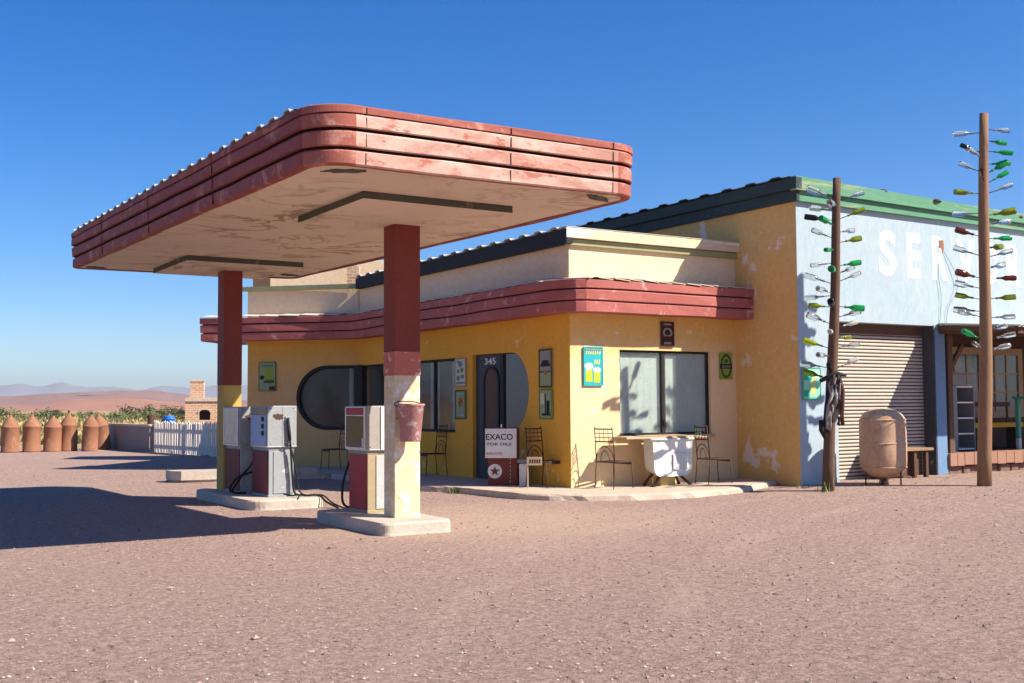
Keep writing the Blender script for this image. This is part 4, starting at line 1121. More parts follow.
m = MB(); m.box(GXW + 0.25, 20.3, -0.1, GXE, 20.5, 5.29); m.box(GXE - 0.2, GYW + 0.31, -0.1, GXE, 20.29, 5.29); m.build('rear_wall', tan, gar, True)
# trims
m = MB(); boards(m, [(GXW - 0.001, GYW - 0.10), (GXW - 0.001, 20.6)], 5.05, 5.245, 0.07, 0, 0.0); boards(m, [(GXW - 0.001, GYW - 0.16), (GXW - 0.001, 20.65)], 5.25, 5.45, 0.14, 0, 0.0)
m.build('side_fascia', darktrim, gar, True)
m = MB()
for (za0, za1, zb0, zb1, o, xa) in ((5.05, 5.225, 5.03, 5.13, 0.08, GXW - 0.02), (5.23, 5.47, 5.135, 5.27, 0.15, GXW - 0.138)):
    y0 = GYW - 0.006
    vs = [(xa, y0, za0), (GXE, y0, zb0 - 0.05), (GXE, y0, zb1 - 0.06), (xa, y0, za1), (xa, y0 - o, za0), (GXE, y0 - o, zb0 - 0.05), (GXE, y0 - o, zb1 - 0.06), (xa, y0 - o, za1)]
    m.add(vs, [(0, 1, 2, 3), (4, 5, 6, 7), (0, 1, 5, 4), (1, 2, 6, 5), (2, 3, 7, 6), (3, 0, 4, 7)])
m.build('front_fascia', greentrim, gar, True)
corr(MB(), GXW - 0.20, GXW + 2.0, GYW - 0.05, 20.6, 5.47, 5.44, 0.62, 0.035, 'Y').build('roof_sheet', tindark, gar, True)
for x_, w_ in ((16.9, .10), (18.35, .16), (21.0, .12)):
    m = MB(); m.lathe([(w_ * .8, 0), (w_, .02), (w_ * .7, .06), (w_ * .2, .08)], 9)
    o = m.build('roof_stone', rustdark); o.location = (x_, GYW - .07, 5.47 - (x_ - 14.7) * .0333 - .008)
    props(o, 'dark flat stone weighing down the green roof edge of the garage', 'stone', 'stones on the garage roof edge')
# roller shutter
m = MB()
z = 0.02
n = 44
vs = []; fs = []
for i in range(n + 1):
    zz = 0.03 + 2.93 * i / n
    vs += [(15.60, GYW + 0.285, zz), (18.42, GYW + 0.285, zz)]
    if i < n:
        vs += [(15.60, GYW + 0.262, zz + 0.012), (18.42, GYW + 0.262, zz + 0.012), (15.60, GYW + 0.258, zz + 0.030), (18.42, GYW + 0.258, zz + 0.030), (15.60, GYW + 0.268, zz + 0.054), (18.42, GYW + 0.268, zz + 0.054)]
rows = len(vs) // 2
m.add(vs, [(2 * i, 2 * i + 1, 2 * i + 3, 2 * i + 2) for i in range(rows - 1)])
m.mi = [1 if (i % 4 in (0, 3)) else 0 for i in range(rows - 1)]
m.build('roller_shutter', [slat, slatdark], gar, True, fix=False)
m = MB(); m.box(15.66, GYW + 0.245, 2.78, 18.36, GYW + 0.27, 2.97); m.build('shutter_box', darkwood, gar, True)
m = MB(); m.box(18.335, GYW - 0.002, 0.0, 18.364, GYW + 0.30, 2.98); m.build('door_jamb', jamb, gar, True)
m = MB(); m.box(18.366, GYW - 0.008, 0.0, 18.66, GYW + 0.0, 2.93); m.box(18.655, GYW, 0.0, 18.664, GYW + 0.30, 2.96); m.build('pier', blue_pier, gar, True)
# lettering
its = []
Lt = [('S', 16.84, .47), ('E', 17.62, .40), ('R', 18.36, .47), ('V', 19.10, .56), ('O', 19.90, .50), ('R', 20.68, .49)]
for i, (ch, x, w) in enumerate(Lt):
    its.append((ch, w, 0.86, frame((x, GYW - 0.0, 3.86), (1, 0, 0), (0, 0, 1), (0, -1, 0)), 0.035))
letters('painted_lettering', its, whiteletter, gar)
m = MB()
m.prism([(18.56, 4.64), (18.70, 4.65), (18.715, 4.50), (18.68, 4.36), (18.64, 4.48), (18.575, 4.50)], 0.0045, 0.009, 0, Mf)
m.build('rust_hole', rust, gar, True)
m = MB()
hose(m, [(18.58, GYW - 0.02, 4.45), (18.50, GYW - 0.03, 4.0), (18.56, GYW - 0.03, 3.5), (18.50, GYW - 0.02, 2.95)], 0.005)
hose(m, [(18.70, GYW - 0.02, 4.42), (19.02, GYW - 0.06, 3.95), (18.98, GYW - 0.06, 3.65), (18.74, GYW - 0.04, 3.30), (18.72, GYW - 0.02, 2.98)], 0.005)
m.build('cable', greymetal, gar, True)
# porch
m = MB()
m.box(18.67, GYW + 0.30, 0.40, 26.55, 16.0, 0.50)
m.build('porch_floor', darkwood, gar, True)
m = MB()
x = 18.67
rnd = random.Random(4)
while x < 26.5:
    w = rnd.uniform(0.20, 0.30)
    m.box(x, GYW - 0.06, 0.28 + rnd.uniform(-.01, .01), min(x + w - 0.012, 26.55), GYW + 0.298, 0.515 + rnd.uniform(-.006, .006), 0.008)
    x += w
m.build('porch_step', pinkplank, gar, True)
m = MB()
x = 18.68
while x < 26.4:
    w = rnd.uniform(0.25, 0.5)
    m.box(x, GYW + 0.02 + rnd.uniform(0, .05), -0.05, x + w - 0.02, GYW + 0.30, 0.27, 0.05, 0, None, 3)
    x += w
m.build('porch_footing', stonebase, gar, True)
m = MB(); m.box(18.68, 15.9, 0.5, 26.58, 16.0, 2.98); m.build('porch_wall', darkwood, gar, True)
# tin porch roof standing out over the yard
pr = MB(); corr(pr, 18.42, 27.0, GYW - 1.75, GYW - 0.012, 2.86, 3.0, 0.16, 0.03, 'X'); pr.build('porch_roof', tintile, gar, True)
m = MB(); m.box(18.5, GYW - 1.68, 2.74, 27.0, GYW - 1.60, 2.855); m.box(18.5, GYW - 0.10, 2.82, 27.0, GYW - 0.012, 2.965)
for x in (18.48, 20.4, 22.4, 24.4): m.bar((x, GYW - 1.66, 2.80), (x, GYW - 0.05, 2.93), 0.06, 0.09)
m.build('porch_beam', darkwood, gar, True)
m = MB(); m.box(18.82, GYW + 0.05, 0.51, 18.96, GYW + 0.19, 2.96, 0.01); m.build('porch_post', poledark, gar, True)
m = MB(); m.bar((18.93, GYW + 0.12, 2.1), (19.35, GYW + 0.12, 2.62), 0.06, 0.09); m.build('porch_brace', poledark, gar, True)
m = MB(); m.box(18.98, GYW + 0.10, 0.51, 19.03, GYW + 0.15, 2.8); m.build('downpipe', greymetal, gar, True)
# french window
fw_ = MB()
X0, X1, Z0, Z1 = 20.75, 23.75, 1.15, 2.72
for (a, b, c_, d) in ((X0, Z0, X0 + .16, Z1), (X1 - .16, Z0, X1, Z1), (X0 + .16, Z1 - .16, X1 - .16, Z1), (X0 + .16, Z0, X1 - .16, Z0 + .14), (22.17, Z0 + .14, 22.33, Z1 - .16)):
    fw_.box(a, 15.83, b, c_, 15.895, d, 0.006)
fw_ = fw_.build('window', sashwood, gar, True)
m = MB()
for (a, b) in ((X0 + .16, 22.17), (22.33, X1 - .16)):
    for k in (1, 2):
        xx = a + (b - a) * k / 3; m.box(xx - .018, 15.845, Z0 + .14, xx + .018, 15.88, Z1 - .16)
    for k in (1, 2):
        zz = Z0 + .14 + (Z1 - Z0 - .30) * k / 3; m.box(a, 15.848, zz - .018, b, 15.877, zz + .018)
m.build('glazing_bar', sashwood, fw_, True)
for (a, b) in ((X0 + .16, 22.17), (22.33, X1 - .16)):
    m = MB(); m.box(a, 15.862, Z0 + .14, b, 15.870, Z1 - .16); m.build('pane', glassgrey, fw_, True)

# ------------------------------------------------------------------ objects on the porch and in front of the garage
cb = thing('shelf_unit', 'grey metal shelf unit with a low box on top standing in the porch', 'shelf', (19.95, 15.0, 0.50))
m = MB(); m.box(-0.65, -0.22, 0, 0.0, 0.22, 1.33, 0.01); m.box(0.0, 0.19, 0, 0.55, 0.22, 1.33); m.box(0.52, -0.22, 0, 0.55, 0.19, 1.33); m.build('cabinet', greymetal, cb)
for zz in (0.03, 0.34, 0.66, 0.98, 1.30):
    m = MB(); m.box(0.001, -0.21, zz, 0.519, 0.185, zz + 0.03); m.build('shelf', white, cb)
m = MB(); m.box(-0.62, -0.2, 1.331, 0.35, 0.2, 1.58, 0.02); m.build('stove_box', greymetal, cb)
bt = thing('bar_table', 'mint green painted tall table with white feet in the porch', 'table', (21.92, 14.42, 0.515))
m = MB(); m.box(-0.28, -0.28, 1.04, 0.40, 0.28, 1.10, 0.008); m.build('tabletop', greenpost, bt)
for sx in (-0.2, 0.32):
    for sy in (-0.2, 0.2):
        m = MB(); m.box(sx - .04, sy - .04, 0.22, sx + .04, sy + .04, 1.04, 0.005, 0); m.box(sx - .04, sy - .04, 0.0, sx + .04, sy + .04, 0.22, 0.005, 1); m.build('leg', [greenpost, white], bt)
m = MB(); m.bar((-0.2, -0.2, 0.62), (0.05, -0.2, 1.02), 0.04, 0.05); m.build('brace', greenpost, bt)
bn = thing('bench', 'yellow topped dark bench behind the green table in the porch', 'bench', (21.6, 15.2, 0.50))
m = MB(); m.box(-0.75, -0.18, 0.46, 0.9, 0.18, 0.56, 0.01); m.build('seat', yellowpaint, bn)
for sx in (-0.65, 0.8):
    m = MB(); m.box(sx - .04, -0.15, 0, sx + .04, 0.15, 0.46); m.build('leg', darkwood, bn)
m = MB(); m.box(-0.75, 0.14, 0.9, 0.9, 0.18, 1.0); m.box(-0.72, 0.15, 0.56, -0.66, 0.175, 0.9); m.box(0.8, 0.15, 0.56, 0.86, 0.175, 0.9); m.build('backrest', darkwood, bn)
wb = thing('workbench', 'dark wooden workbench against the shaded end of the roller shutter', 'bench', (17.45, 14.02, 0.05))
m = MB(); m.box(-0.95, -0.24, 0.56, 0.42, 0.22, 0.61, 0.006); m.build('top', wood, wb)
for sx in (-0.8, -0.05, 0.28):
    m = MB(); m.box(sx - .035, -0.2, 0, sx + .035, -0.13, 0.56); m.box(sx - .03, 0.12, 0, sx + .03, 0.18, 0.56); m.build('leg', darkwood, wb)
m = MB(); m.box(-0.78, -0.1, 0.10, 0.26, -0.07, 0.54); m.build('front_board', darkwood, wb)

# gas tank
tk = thing('gas_tank', 'upright rusty round ended gas tank on thin legs before the shutter', 'tank', (15.8, 13.22, 0.05), 0.3)
pr_ = [(0.02, 0.15), (0.12, 0.155), (0.22, 0.18), (0.31, 0.235), (0.365, 0.31), (0.39, 0.40), (0.393, 0.52), (0.396, 0.75), (0.393, 0.76), (0.393, 1.0), (0.39, 1.10), (0.365, 1.20), (0.31, 1.275), (0.22, 1.325), (0.12, 1.35), (0.02, 1.355)]
MB().lathe(pr_, 40).build('body', rustpale, tk)
m = MB()
for zc in (.345, .755, 1.155): m.lathe([(.385 if zc != .755 else .394, zc - .012), (.394 if zc != .755 else .402, zc - .006), (.394 if zc != .755 else .402, zc + .006), (.385 if zc != .755 else .394, zc + .012)], 40)
m.build('weld_seam', rustpale, tk)
for k in range(3):
    a = R(20 + 120 * k)
    m = MB(); m.tube([(0.33 * math.cos(a), 0.33 * math.sin(a), 0.30), (0.33 * math.cos(a), 0.33 * math.sin(a), -0.02)], 0.014, 6); m.build('leg', rustdark, tk)
m = MB(); m.tube([(0, 0, 0.16), (0, 0, 0.02)], [0.07, 0.09], 10); m.build('outlet', rustpale, tk)
m = MB(); m.tube([(-0.05, -0.05, 0.12), (-0.20, -0.06, 0.12), (-0.20, -0.06, 0.02)], 0.025, 8); m.build('valve', rustdark, tk)

# ------------------------------------------------------------------ bottle trees
def bottle_mb():
    m = MB()
    # along +Z: neck at the pole side (z=0), flat base outward; neck sits on the rod
    m.lathe([(0.010, 0.0), (0.019, 0.002), (0.019, 0.02), (0.016, 0.024), (0.017, 0.07), (0.026, 0.105), (0.043, 0.14), (0.047, 0.165), (0.047, 0.30), (0.044, 0.315), (0.030, 0.318), (0.006, 0.308)], 14)
    return m
bottle_me = {}
def bottle_tree(label, base, top, r0, r1, levels, woodm, seed):
    base, top = Vector(base), Vector(top)
    t = thing('bottle_tree', label, 'bottle tree', base, 0, 'wooden poles stuck with bottles')
    rnd = random.Random(seed)
    ax = top - base
    pts = []; rs = []
    for i in range(13):
        f = i / 12
        pts.append(ax * f + Vector((0.014 * math.sin(f * 9 + seed), 0.012 * math.cos(f * 7), 0)) + (Vector((0, 0, -0.12)) if i == 0 else Vector()))
        rs.append(r0 + (r1 - r0) * f + rnd.uniform(-0.003, 0.003))
    MB().tube(pts, rs, 14).build('pole', woodm, t)
    side = Vector((0.848, -0.53, 0))
    back_ = Vector((0.53, 0.848, 0))
    for z, cl, cr, cf in levels:
        f = (z - base.z) / ax.z
        p = ax * f
        for k, cname in enumerate((cl, cr, cf, rnd.choice(('clear', 'green', 'olive', 'clear', None)))):
            if not cname: continue
            d = (-side, side, -back_ * 0.8 - side * 0.55, (back_ * 0.5 + side * 0.8, back_ * 0.5 - side * 0.8)[rnd.random() < .5])[k]
            d = (d + Vector((0, 0, rnd.uniform(-0.10, 0.42))) + Vector((rnd.uniform(-.3, .3), rnd.uniform(-.3, .3), 0))).normalized()
            rl = rnd.uniform(0.15, 0.20)
            zoff = Vector((0, 0, (0, 0, -0.13, -0.18)[k] + rnd.uniform(-.035, .035)))
            o = p + zoff
            m = MB(); m.tube([o, o + d * (rl + 0.16)], 0.007, 6); rod = m.build('rod', iron, t)
            key = cname
            if key not in bottle_me:
                b = bottle_mb().build('bottle', BG[cname], t); bottle_me[key] = b.data
            else:
                b = bpy.data.objects.new('bottle', bottle_me[key]); C.objects.link(b); b.parent = t
            b.location = o + d * rl
            b.rotation_euler = d.to_track_quat('Z', 'Y').to_euler()
            s = rnd.uniform(0.86, 1.12); wd = s * rnd.uniform(0.85, 1.2)
            b.scale = (wd, wd, s)
            b['label'] = {'clear': 'clear', 'frosted': 'frosted', 'green': 'bright green', 'olive': 'olive green', 'lime': 'yellow green', 'brown': 'brown', 'black': 'black'}[cname] + ' glass bottle'
    return t
def k_odd(z): return int(z * 10) % 2
def zt1(y): return 1.5 + (403.5 - y) * 19.5 / 1130 + 0.02
L1 = [(zt1(y), a, b, c_) for y, a, b, c_ in ((208, 'clear', 'clear', 'clear'), (229, 'black', 'olive', 'green'), (249, 'clear', 'olive', 'green'), (271, 'clear', 'green', 'green'), (290, 'clear', 'clear', 'clear'),
      (311, 'olive', 'green', 'black'), (331, 'clear', 'frosted', 'frosted'), (353, 'lime', 'clear', 'clear'), (373, 'clear', 'frosted', 'black'))]
bottle_tree('shorter bottle tree at the garage corner with scrap hanging halfway up its pole', (14.36, 13.16, 0.05), (14.54, 12.96, 5.25), 0.098, 0.066, L1, poledark, 2)
def zt2(y): return 1.5 + (402.2 - y) * 20.15 / 1130 + 0.02
L2 = [(zt2(y), a, b, c_) for y, a, b, c_ in ((148, 'clear', 'clear', None), (168, 'black', 'green', 'clear'), (189, 'clear', 'green', 'brown'), (208, 'olive', 'clear', None), (228, 'clear', 'olive', None),
      (248, 'brown', 'green', None), (269, 'clear', 'clear', None), (287, 'brown', 'brown', None), (307, 'olive', 'olive', None), (326, 'clear', 'clear', None), (346, 'green', 'clear', 'clear'))]
bottle_tree('tall bottle tree by the porch, its top standing above the green roof edge', (16.66, 11.85, 0.11), (16.73, 11.72, 6.36), 0.118, 0.072, L2, polewood, 5)

# scrap bundle on the shorter pole
jb = thing('scrap_bundle', 'bundle of navy cloth and grey scrap hanging on the shorter bottle tree', 'scrap bundle', (14.37, 13.0, 0.9))
rj = random.Random(12)
lv, cv = Vector((0.75, -0.66, 0)), Vector((-0.72, -0.69, 0))
jp = lambda u, d, z: tuple(lv * u + cv * d + Vector((0, 0, z)))
m = MB(); m.tube([jp(-.01, .02, 1.06), jp(-.05, .05, .85), jp(-.09, .05, .55), jp(-.13, .04, .25), jp(-.12, .03, .12)], [0.045, 0.065, 0.07, 0.06, 0.03], 12); m.build('cloth', navy, jb)
for k in range(15):
    u, z = rj.uniform(-.02, .17), 1.10 - .015 * k
    pts = [jp(u, rj.uniform(.05, .14), z)]
    for _ in range(4):
        u = max(-.12, min(.18, u + rj.uniform(-.10, .05))); z -= rj.uniform(.10, .24)
        pts.append(jp(u, rj.uniform(.04, .15), max(z, -.02)))
    mm = MB(); mm.tube(pts, [rj.uniform(.012, .036) for _ in pts], 7); mm.build('scrap_strip', (greycloth, greycloth, rustdark, blacktrim, greycloth)[k % 5], jb)
m = MB(); m.tube([jp(-.22, .05, .96), jp(-.10, .09, 1.02), jp(.05, .10, 1.08), jp(.20, .08, 1.05)], [0.03, 0.04, 0.045, 0.025], 10); m.build('bar', blacktrim, jb)
m = MB(); m.tube([jp(-.20, .06, .32), jp(-.20, .08, .16), jp(-.15, .12, .02)], [0.05, 0.055, 0.03], 10); m.build('boot', black, jb)

# ------------------------------------------------------------------ signs on the walls
def sign(label, M, w, h, base, border=None, parts=(), frame_w=0.0, name='wall_sign'):
    """M: origin at the lower-left corner of the sign, on the wall face"""
    t = thing(name, label, 'sign', M.to_translation())
    m = MB(); m.box(0, 0, 0.016, w, h, 0.030, 0.002, 0, M); m.build('plate', base, t, True)
    if border:
        m = MB(); b = frame_w
        for (a, c_, d, e) in ((0, 0, w, b), (0, h - b, w, h), (0, b, b, h - b), (w - b, b, w, h - b)):
            m.box(a, c_, 0.031, d, e, 0.037, 0, 0, M)
        m.build('border', border, t, True)
    for pi_, (nm, mt, shapes) in enumerate(parts):
        m = MB()
        for i, s in enumerate(shapes):
            pl = [(x * w, y * h) for x, y in s]
            m.prism(pl, 0.0305, 0.0325 + 0.0012 * pi_ + 0.00012 * i, 0, M)
        m.build(nm, mt, t, True)
    return t
def rectp(x0, y0, x1, y1): return [(x0, y0), (x1, y0), (x1, y1), (x0, y1)]
def ell(cx, cy, rx, ry, n=18, a0=0, a1=360): return [(cx + rx * math.cos(R(a0 + (a1 - a0) * i / n)), cy + ry * math.sin(R(a0 + (a1 - a0) * i / n))) for i in range(n)]
def scribble(x0, x1, y, h, n, seed=1):
    r_ = random.Random(seed); out = []; x = x0
    st = (x1 - x0) / n
    for i in range(n):
        out.append([(x, y), (x + st * 0.55, y + r_.uniform(0, .2) * h), (x + st * 0.75, y + h), (x + st * 0.25, y + h * r_.uniform(.75, 1))]); x += st
    return out
def ink(n, c): return mat(n, c, None, 4, 0.6, 0.0)
turq = ink('turquoise_ink', (0.02, 0.42, 0.46)); beer = ink('beer_yellow', (0.60, 0.55, 0.03)); foam = ink('foam_white', (0.85, 0.85, 0.8)); lemon = ink('pale_yellow_ink', (0.70, 0.75, 0.22)); limeink = ink('lime_ink', (0.35, 0.62, 0.06))
grn = ink('green_plate', (0.13, 0.24, 0.055)); grn2 = ink('dark_green_ink', (0.03, 0.10, 0.045)); palegrn = ink('pale_green_plate', (0.30, 0.38, 0.20)); cream = ink('cream_ink', (0.62, 0.60, 0.46)); maroon = ink('maroon_plate', (0.065, 0.012, 0.01)); orange = ink('orange_ink', (0.5, 0.13, 0.03)); steelb = ink('steel_blue_ink', (0.16, 0.22, 0.30)); mintp = ink('mint_plate', (0.28, 0.70, 0.48)); brownink = ink('brown_ink', (0.09, 0.035, 0.02)); greyink = ink('grey_ink', (0.30, 0.30, 0.27)); ygrn = ink('yellow_green_plate', (0.30, 0.38, 0.045)); brtgrn = ink('bright_green_ink', (0.02, 0.42, 0.24))
MS = lambda ytop, zlow: frame((SX, ytop, zlow), (0, -1, 0), (0, 0, 1), (-1, 0, 0))     # left edge is the larger Y
MF = lambda x, z: frame((x, SY, z), (1, 0, 0), (0, 0, 1), (0, -1, 0))
sign('turquoise sign with two foaming beer mugs beside the front window', MF(11.19, 1.82), 0.41, 0.665, turq, turq, [
    ('beer_mug', beer, [rectp(.10, .10, .44, .47), rectp(.52, .08, .84, .38)]), ('mug_stripe', limeink, [rectp(.20, .12, .25, .44), rectp(.33, .12, .37, .44), rectp(.62, .10, .66, .36), rectp(.73, .10, .77, .36)]),
    ('foam', foam, [ell(.27, .50, .22, .085), ell(.68, .41, .20, .07), ell(.20, .44, .08, .08)]), ('script_lettering', lemon, scribble(.10, .9, .80, .09, 7, 3) + scribble(.52, .86, .54, .13, 3, 5)), ('banner', greyink, [rectp(.08, .905, .92, .945)])], 0.02)
t = sign('small dark maroon sign above the front window under the eaves', MF(12.89, 2.52), 0.30, 0.45, maroon, brownink, [
    ('emblem', greyink, [ell(.5, .56, .36, .20, 20), rectp(.2, .86, .8, .93), rectp(.22, .10, .78, .19)]), ('emblem_core', maroon, [ell(.5, .57, .22, .12), rectp(.25, .36, .75, .42)])], 0.012)
sign('yellow green sign with a dark oval and band right of the front window', MF(14.27, 1.95), 0.31, 0.49, ygrn, None, [
    ('oval', grn2, [ell(.5, .5, .44, .46, 28)]), ('oval_field', ygrn, [ell(.5, .5, .31, .36, 28)]), ('band', black, [rectp(.02, .40, .98, .58)]), ('band_lettering', greyink, scribble(.16, .86, .43, .11, 7, 8)), ('top_mark', grn2, [ell(.5, .68, .14, .07)])])
sign('pale green sign with black disc and red corner label beside the rounded window', frame(WI + WD * 2.50 + Vector((0, 0, 1.86)), -WD, (0, 0, 1), WN), 0.43, 0.69, palegrn, grn2, [
    ('title_lettering', grn2, scribble(.2, .85, .83, .09, 6, 4)), ('field', ygrn, [rectp(.34, .35, .88, .78)]), ('disc', black, [ell(.20, .47, .13, .075)]), ('palm', grn2, [rectp(.30, .28, .9, .36)] + scribble(.4, .9, .28, .14, 5, 2)), ('corner_label', maroon, [rectp(.62, .04, .94, .17)])], 0.012)
sign('upper of two posters left of the door, cream with blue and grey figures', MS(19.58, 1.87), 0.42, 0.55, cream, greyink, [
    ('picture', steelb, [ell(.5, .8, .2, .1), ell(.3, .55, .12, .08), ell(.7, .35, .18, .08), rectp(.12, .08, .9, .16)]), ('figure', grn, [ell(.65, .58, .14, .09), ell(.3, .3, .14, .1), rectp(.2, .86, .4, .92)])], 0.014)
sign('lower of two posters left of the door, green with an orange fruit', MS(19.58, 1.23), 0.42, 0.57, palegrn, grn2, [
    ('fruit', orange, [ell(.5, .58, .22, .17)]), ('fruit_mark', brownink, [ell(.42, .56, .06, .05), ell(.6, .62, .05, .05)]), ('title_lettering', cream, scribble(.2, .8, .85, .07, 5, 6)), ('caption', cream, scribble(.18, .82, .10, .06, 7, 7))], 0.03)
sign('upper of two posters right of the door, grey picture of a dark car', MS(16.56, 1.80), 0.41, 0.67, palegrn, brownink, [
    ('sky_field', greyink, [rectp(.1, .42, .9, .94)]), ('car', black, [ell(.5, .66, .3, .055), rectp(.14, .54, .86, .63)]), ('band', brownink, [rectp(.08, .39, .92, .425)]), ('lamp', orange, [ell(.5, .38, .11, .06)])], 0.03)
sign('lower of two posters right of the door, pale green with a black silhouette', MS(16.56, 1.25), 0.41, 0.52, palegrn, grn, [
    ('silhouette', black, [rectp(.56, .16, .80, .62), rectp(.44, .15, .52, .85), rectp(.2, .12, .86, .19)]), ('pale_field', cream, [rectp(.12, .5, .4, .86)])], 0.022)
sign('bright green sign with a yellow figure low on the blue garage corner', frame((14.76, GYW - 0.004, 1.56), (1, 0, 0), (0, 0, 1), (0, -1, 0)), 0.44, 0.56, mintp, brtgrn, [
    ('figure', lemon, [rectp(.42, .18, .72, .40), ell(.6, .55, .12, .14)]), ('upper_field', brtgrn, [rectp(.06, .62, .5, .92)]), ('lower_field', brtgrn, [rectp(.06, .1, .36, .3)]), ('pale_field', foam, [rectp(.55, .70, .9, .9)])], 0.012)

# ------------------------------------------------------------------ wrought iron chairs
def make_chair(label):
    t = thing('iron_chair', label, 'chair', (0, 0, 0), 0, 'wrought iron chairs outside the shop')
    r = 0.0085
    m = MB()
    for k in range(7):
        x = -0.19 + 0.38 * k / 6; m.box(x - 0.014, -0.20, 0.435, x + 0.014, 0.19, 0.445)
    m.tube([(-.21, -.21, .44), (.21, -.21, .44), (.21, .20, .44), (-.21, .20, .44), (-.21, -.21, .44)], 0.011, 6)
    m.box(-.20, -.216, .395, .20, -.206, .43)
    m.build('seat', iron, t)
    for sx in (-1, 1):
        m = MB(); m.tube([(sx * .21, -.21, .44), (sx * .215, -.235, 0.0)], r, 6); m.build('leg', iron, t)
        m = MB(); m.tube([(sx * .21, .20, .44), (sx * .215, .24, 0.0)], r, 6); m.build('leg', iron, t)
    b = MB()
    for sx in (-1, 1): b.tube([(sx * .21, .20, .44), (sx * .205, .225, .75), (sx * .20, .25, 1.03)], r * 1.1, 6)
    for z, h in ((.99, .022), (.92, .012), (.85, .012), (.78, .022)):
        yy = .20 + (z - .44) * .085; b.box(-.20, yy - .005, z - h / 2, .20, yy + .005, z + h / 2)
    for k in range(3):
        x = -.10 + .10 * k; b.tube([(x, .245, .99), (x, .228, .78)], .005, 5)
    b.tube([(.205 * math.cos(R(a)), .205 + .02 * math.sin(R(a)), .46 + .24 * math.sin(R(a))) for a in range(0, 181, 15)], .008, 6)
    b.tube([(.10 * math.cos(R(a)), .205 + .015 * math.sin(R(a)), .46 + .17 * math.sin(R(a))) for a in range(0, 181, 20)], .007, 6)
    b.build('backrest', iron, t)
    return t
ch = make_chair('iron chair in the shaded corner below the rounded window')
# facing -Y at rz = 0; rz turns anticlockwise
spots = [((10.02, 23.52, .10), R(-90), None),
         ((10.62, 20.05, .10), R(-90), 'iron chair against the wall below the windows right of the near column'),
         ((10.72, 16.13, .10), R(16), 'iron chair standing between the red cabinet and the shop corner'),
         ((11.52, 15.24, .10), R(100), 'iron chair left of the plank table under the front window'),
         ((13.52, 15.0, .10), R(80), 'iron chair right of the plank table in the shade of the garage')]
for i, (loc, rz, lb) in enumerate(spots):
    o = ch if i == 0 else dup(ch)
    o.location = loc; o.rotation_euler = (0, 0, rz)
    if lb: o['label'] = lb

# ------------------------------------------------------------------ cabinet with the enamel sign
ca = R(-38)
cab = thing('oil_cabinet', 'brick red oil cabinet with white lettered top panel and star disc by the door', 'cabinet', (10.40, 16.94, 0.10), ca)
m = MB(); m.box(-.27, -.10, 0, .25, .20, .50, .008); m.box(-.25, -.02, .50, .26, .20, 1.0, .008); m.build('body', redcab, cab)
m = MB(); m.box(-.31, -.135, .48, .24, -.105, .99, .004); m.build('sign_panel', white, cab)
Fm = lambda x, z, y=-.1355: frame((x, y, z), (1, 0, 0), (0, 0, 1), (0, -1, 0))
letters('sign_lettering', [('EXACO', .47, .105, Fm(-.295, .795), .012), ('TOR OILS', .44, .05, Fm(-.29, .695), .006)], black, cab, False)
letters('red_lettering', [('INSULATED', .28, .042, Fm(-.285, .535), .004)], redink, cab, False)
m = MB(); m.prism([(a, b) for a, b in ell(-.145, .25, .125, .125, 28)], 0, .006, 0, frame((0, -.1005, 0), (1, 0, 0), (0, 0, 1), (0, -1, 0))); m.build('star_disc', white, cab)
st = []
for k in range(10):
    rr_ = .095 if k % 2 == 0 else .038
    st.append((-.145 + rr_ * math.cos(R(90 + 36 * k)), .25 + rr_ * math.sin(R(90 + 36 * k))))
m = MB(); m.prism(st, 0, .004, 0, frame((0, -.1068, 0), (1, 0, 0), (0, 0, 1), (0, -1, 0))); m.build('star', redcab, cab)
m = MB()
for z in (.06, .12, .18, .25, .32, .38, .44): m.box(.12, -.103, z, .128, -.0995, z + .03)
m.build('chipped_edge', white, cab)
stn = thing('metal_stand', 'small white metal stand with dark top between red cabinet and chair', 'stand', (10.62, 16.64, 0.10), ca)
m = MB(); m.box(-.07, -.08, 0, .08, .10, .38, .006); m.build('body', white, stn)
m = MB(); m.box(-.10, -.11, .40, .11, .12, .46, .006); m.box(-.06, -.06, .38, .06, .08, .40); m.build('top', greymetal, stn)
lw = thing('stake_sign', 'tiny white board on a thin stake at the pavement edge by the cabinet', 'sign', (10.28, 15.98, 0.09), R(-38))
m = MB(); m.box(-.012, -.012, 0, .012, .012, .52); m.build('stake', plank, lw)
m = MB(); m.box(-.012, -.022, .40, .24, -.0125, .54, .003); m.build('board', plank, lw)
m = MB()
for k in range(5): m.box(.03 + .04 * k, -.0245, .44, .055 + .04 * k, -.0222, .50)
m.build('lettering', brownink, lw)

# ------------------------------------------------------------------ table made of a plank on an enamel tub
tb = thing('tub_table', 'plank table resting on a chipped white enamel tub under the front window', 'table', (12.60, 15.25, 0.10))
m = MB(); m.box(-.98, -.24, .815, .80, .02, .852, .006); m.box(-.90, .03, .812, .86, .27, .848, .006); m.build('tabletop', plank, tb)
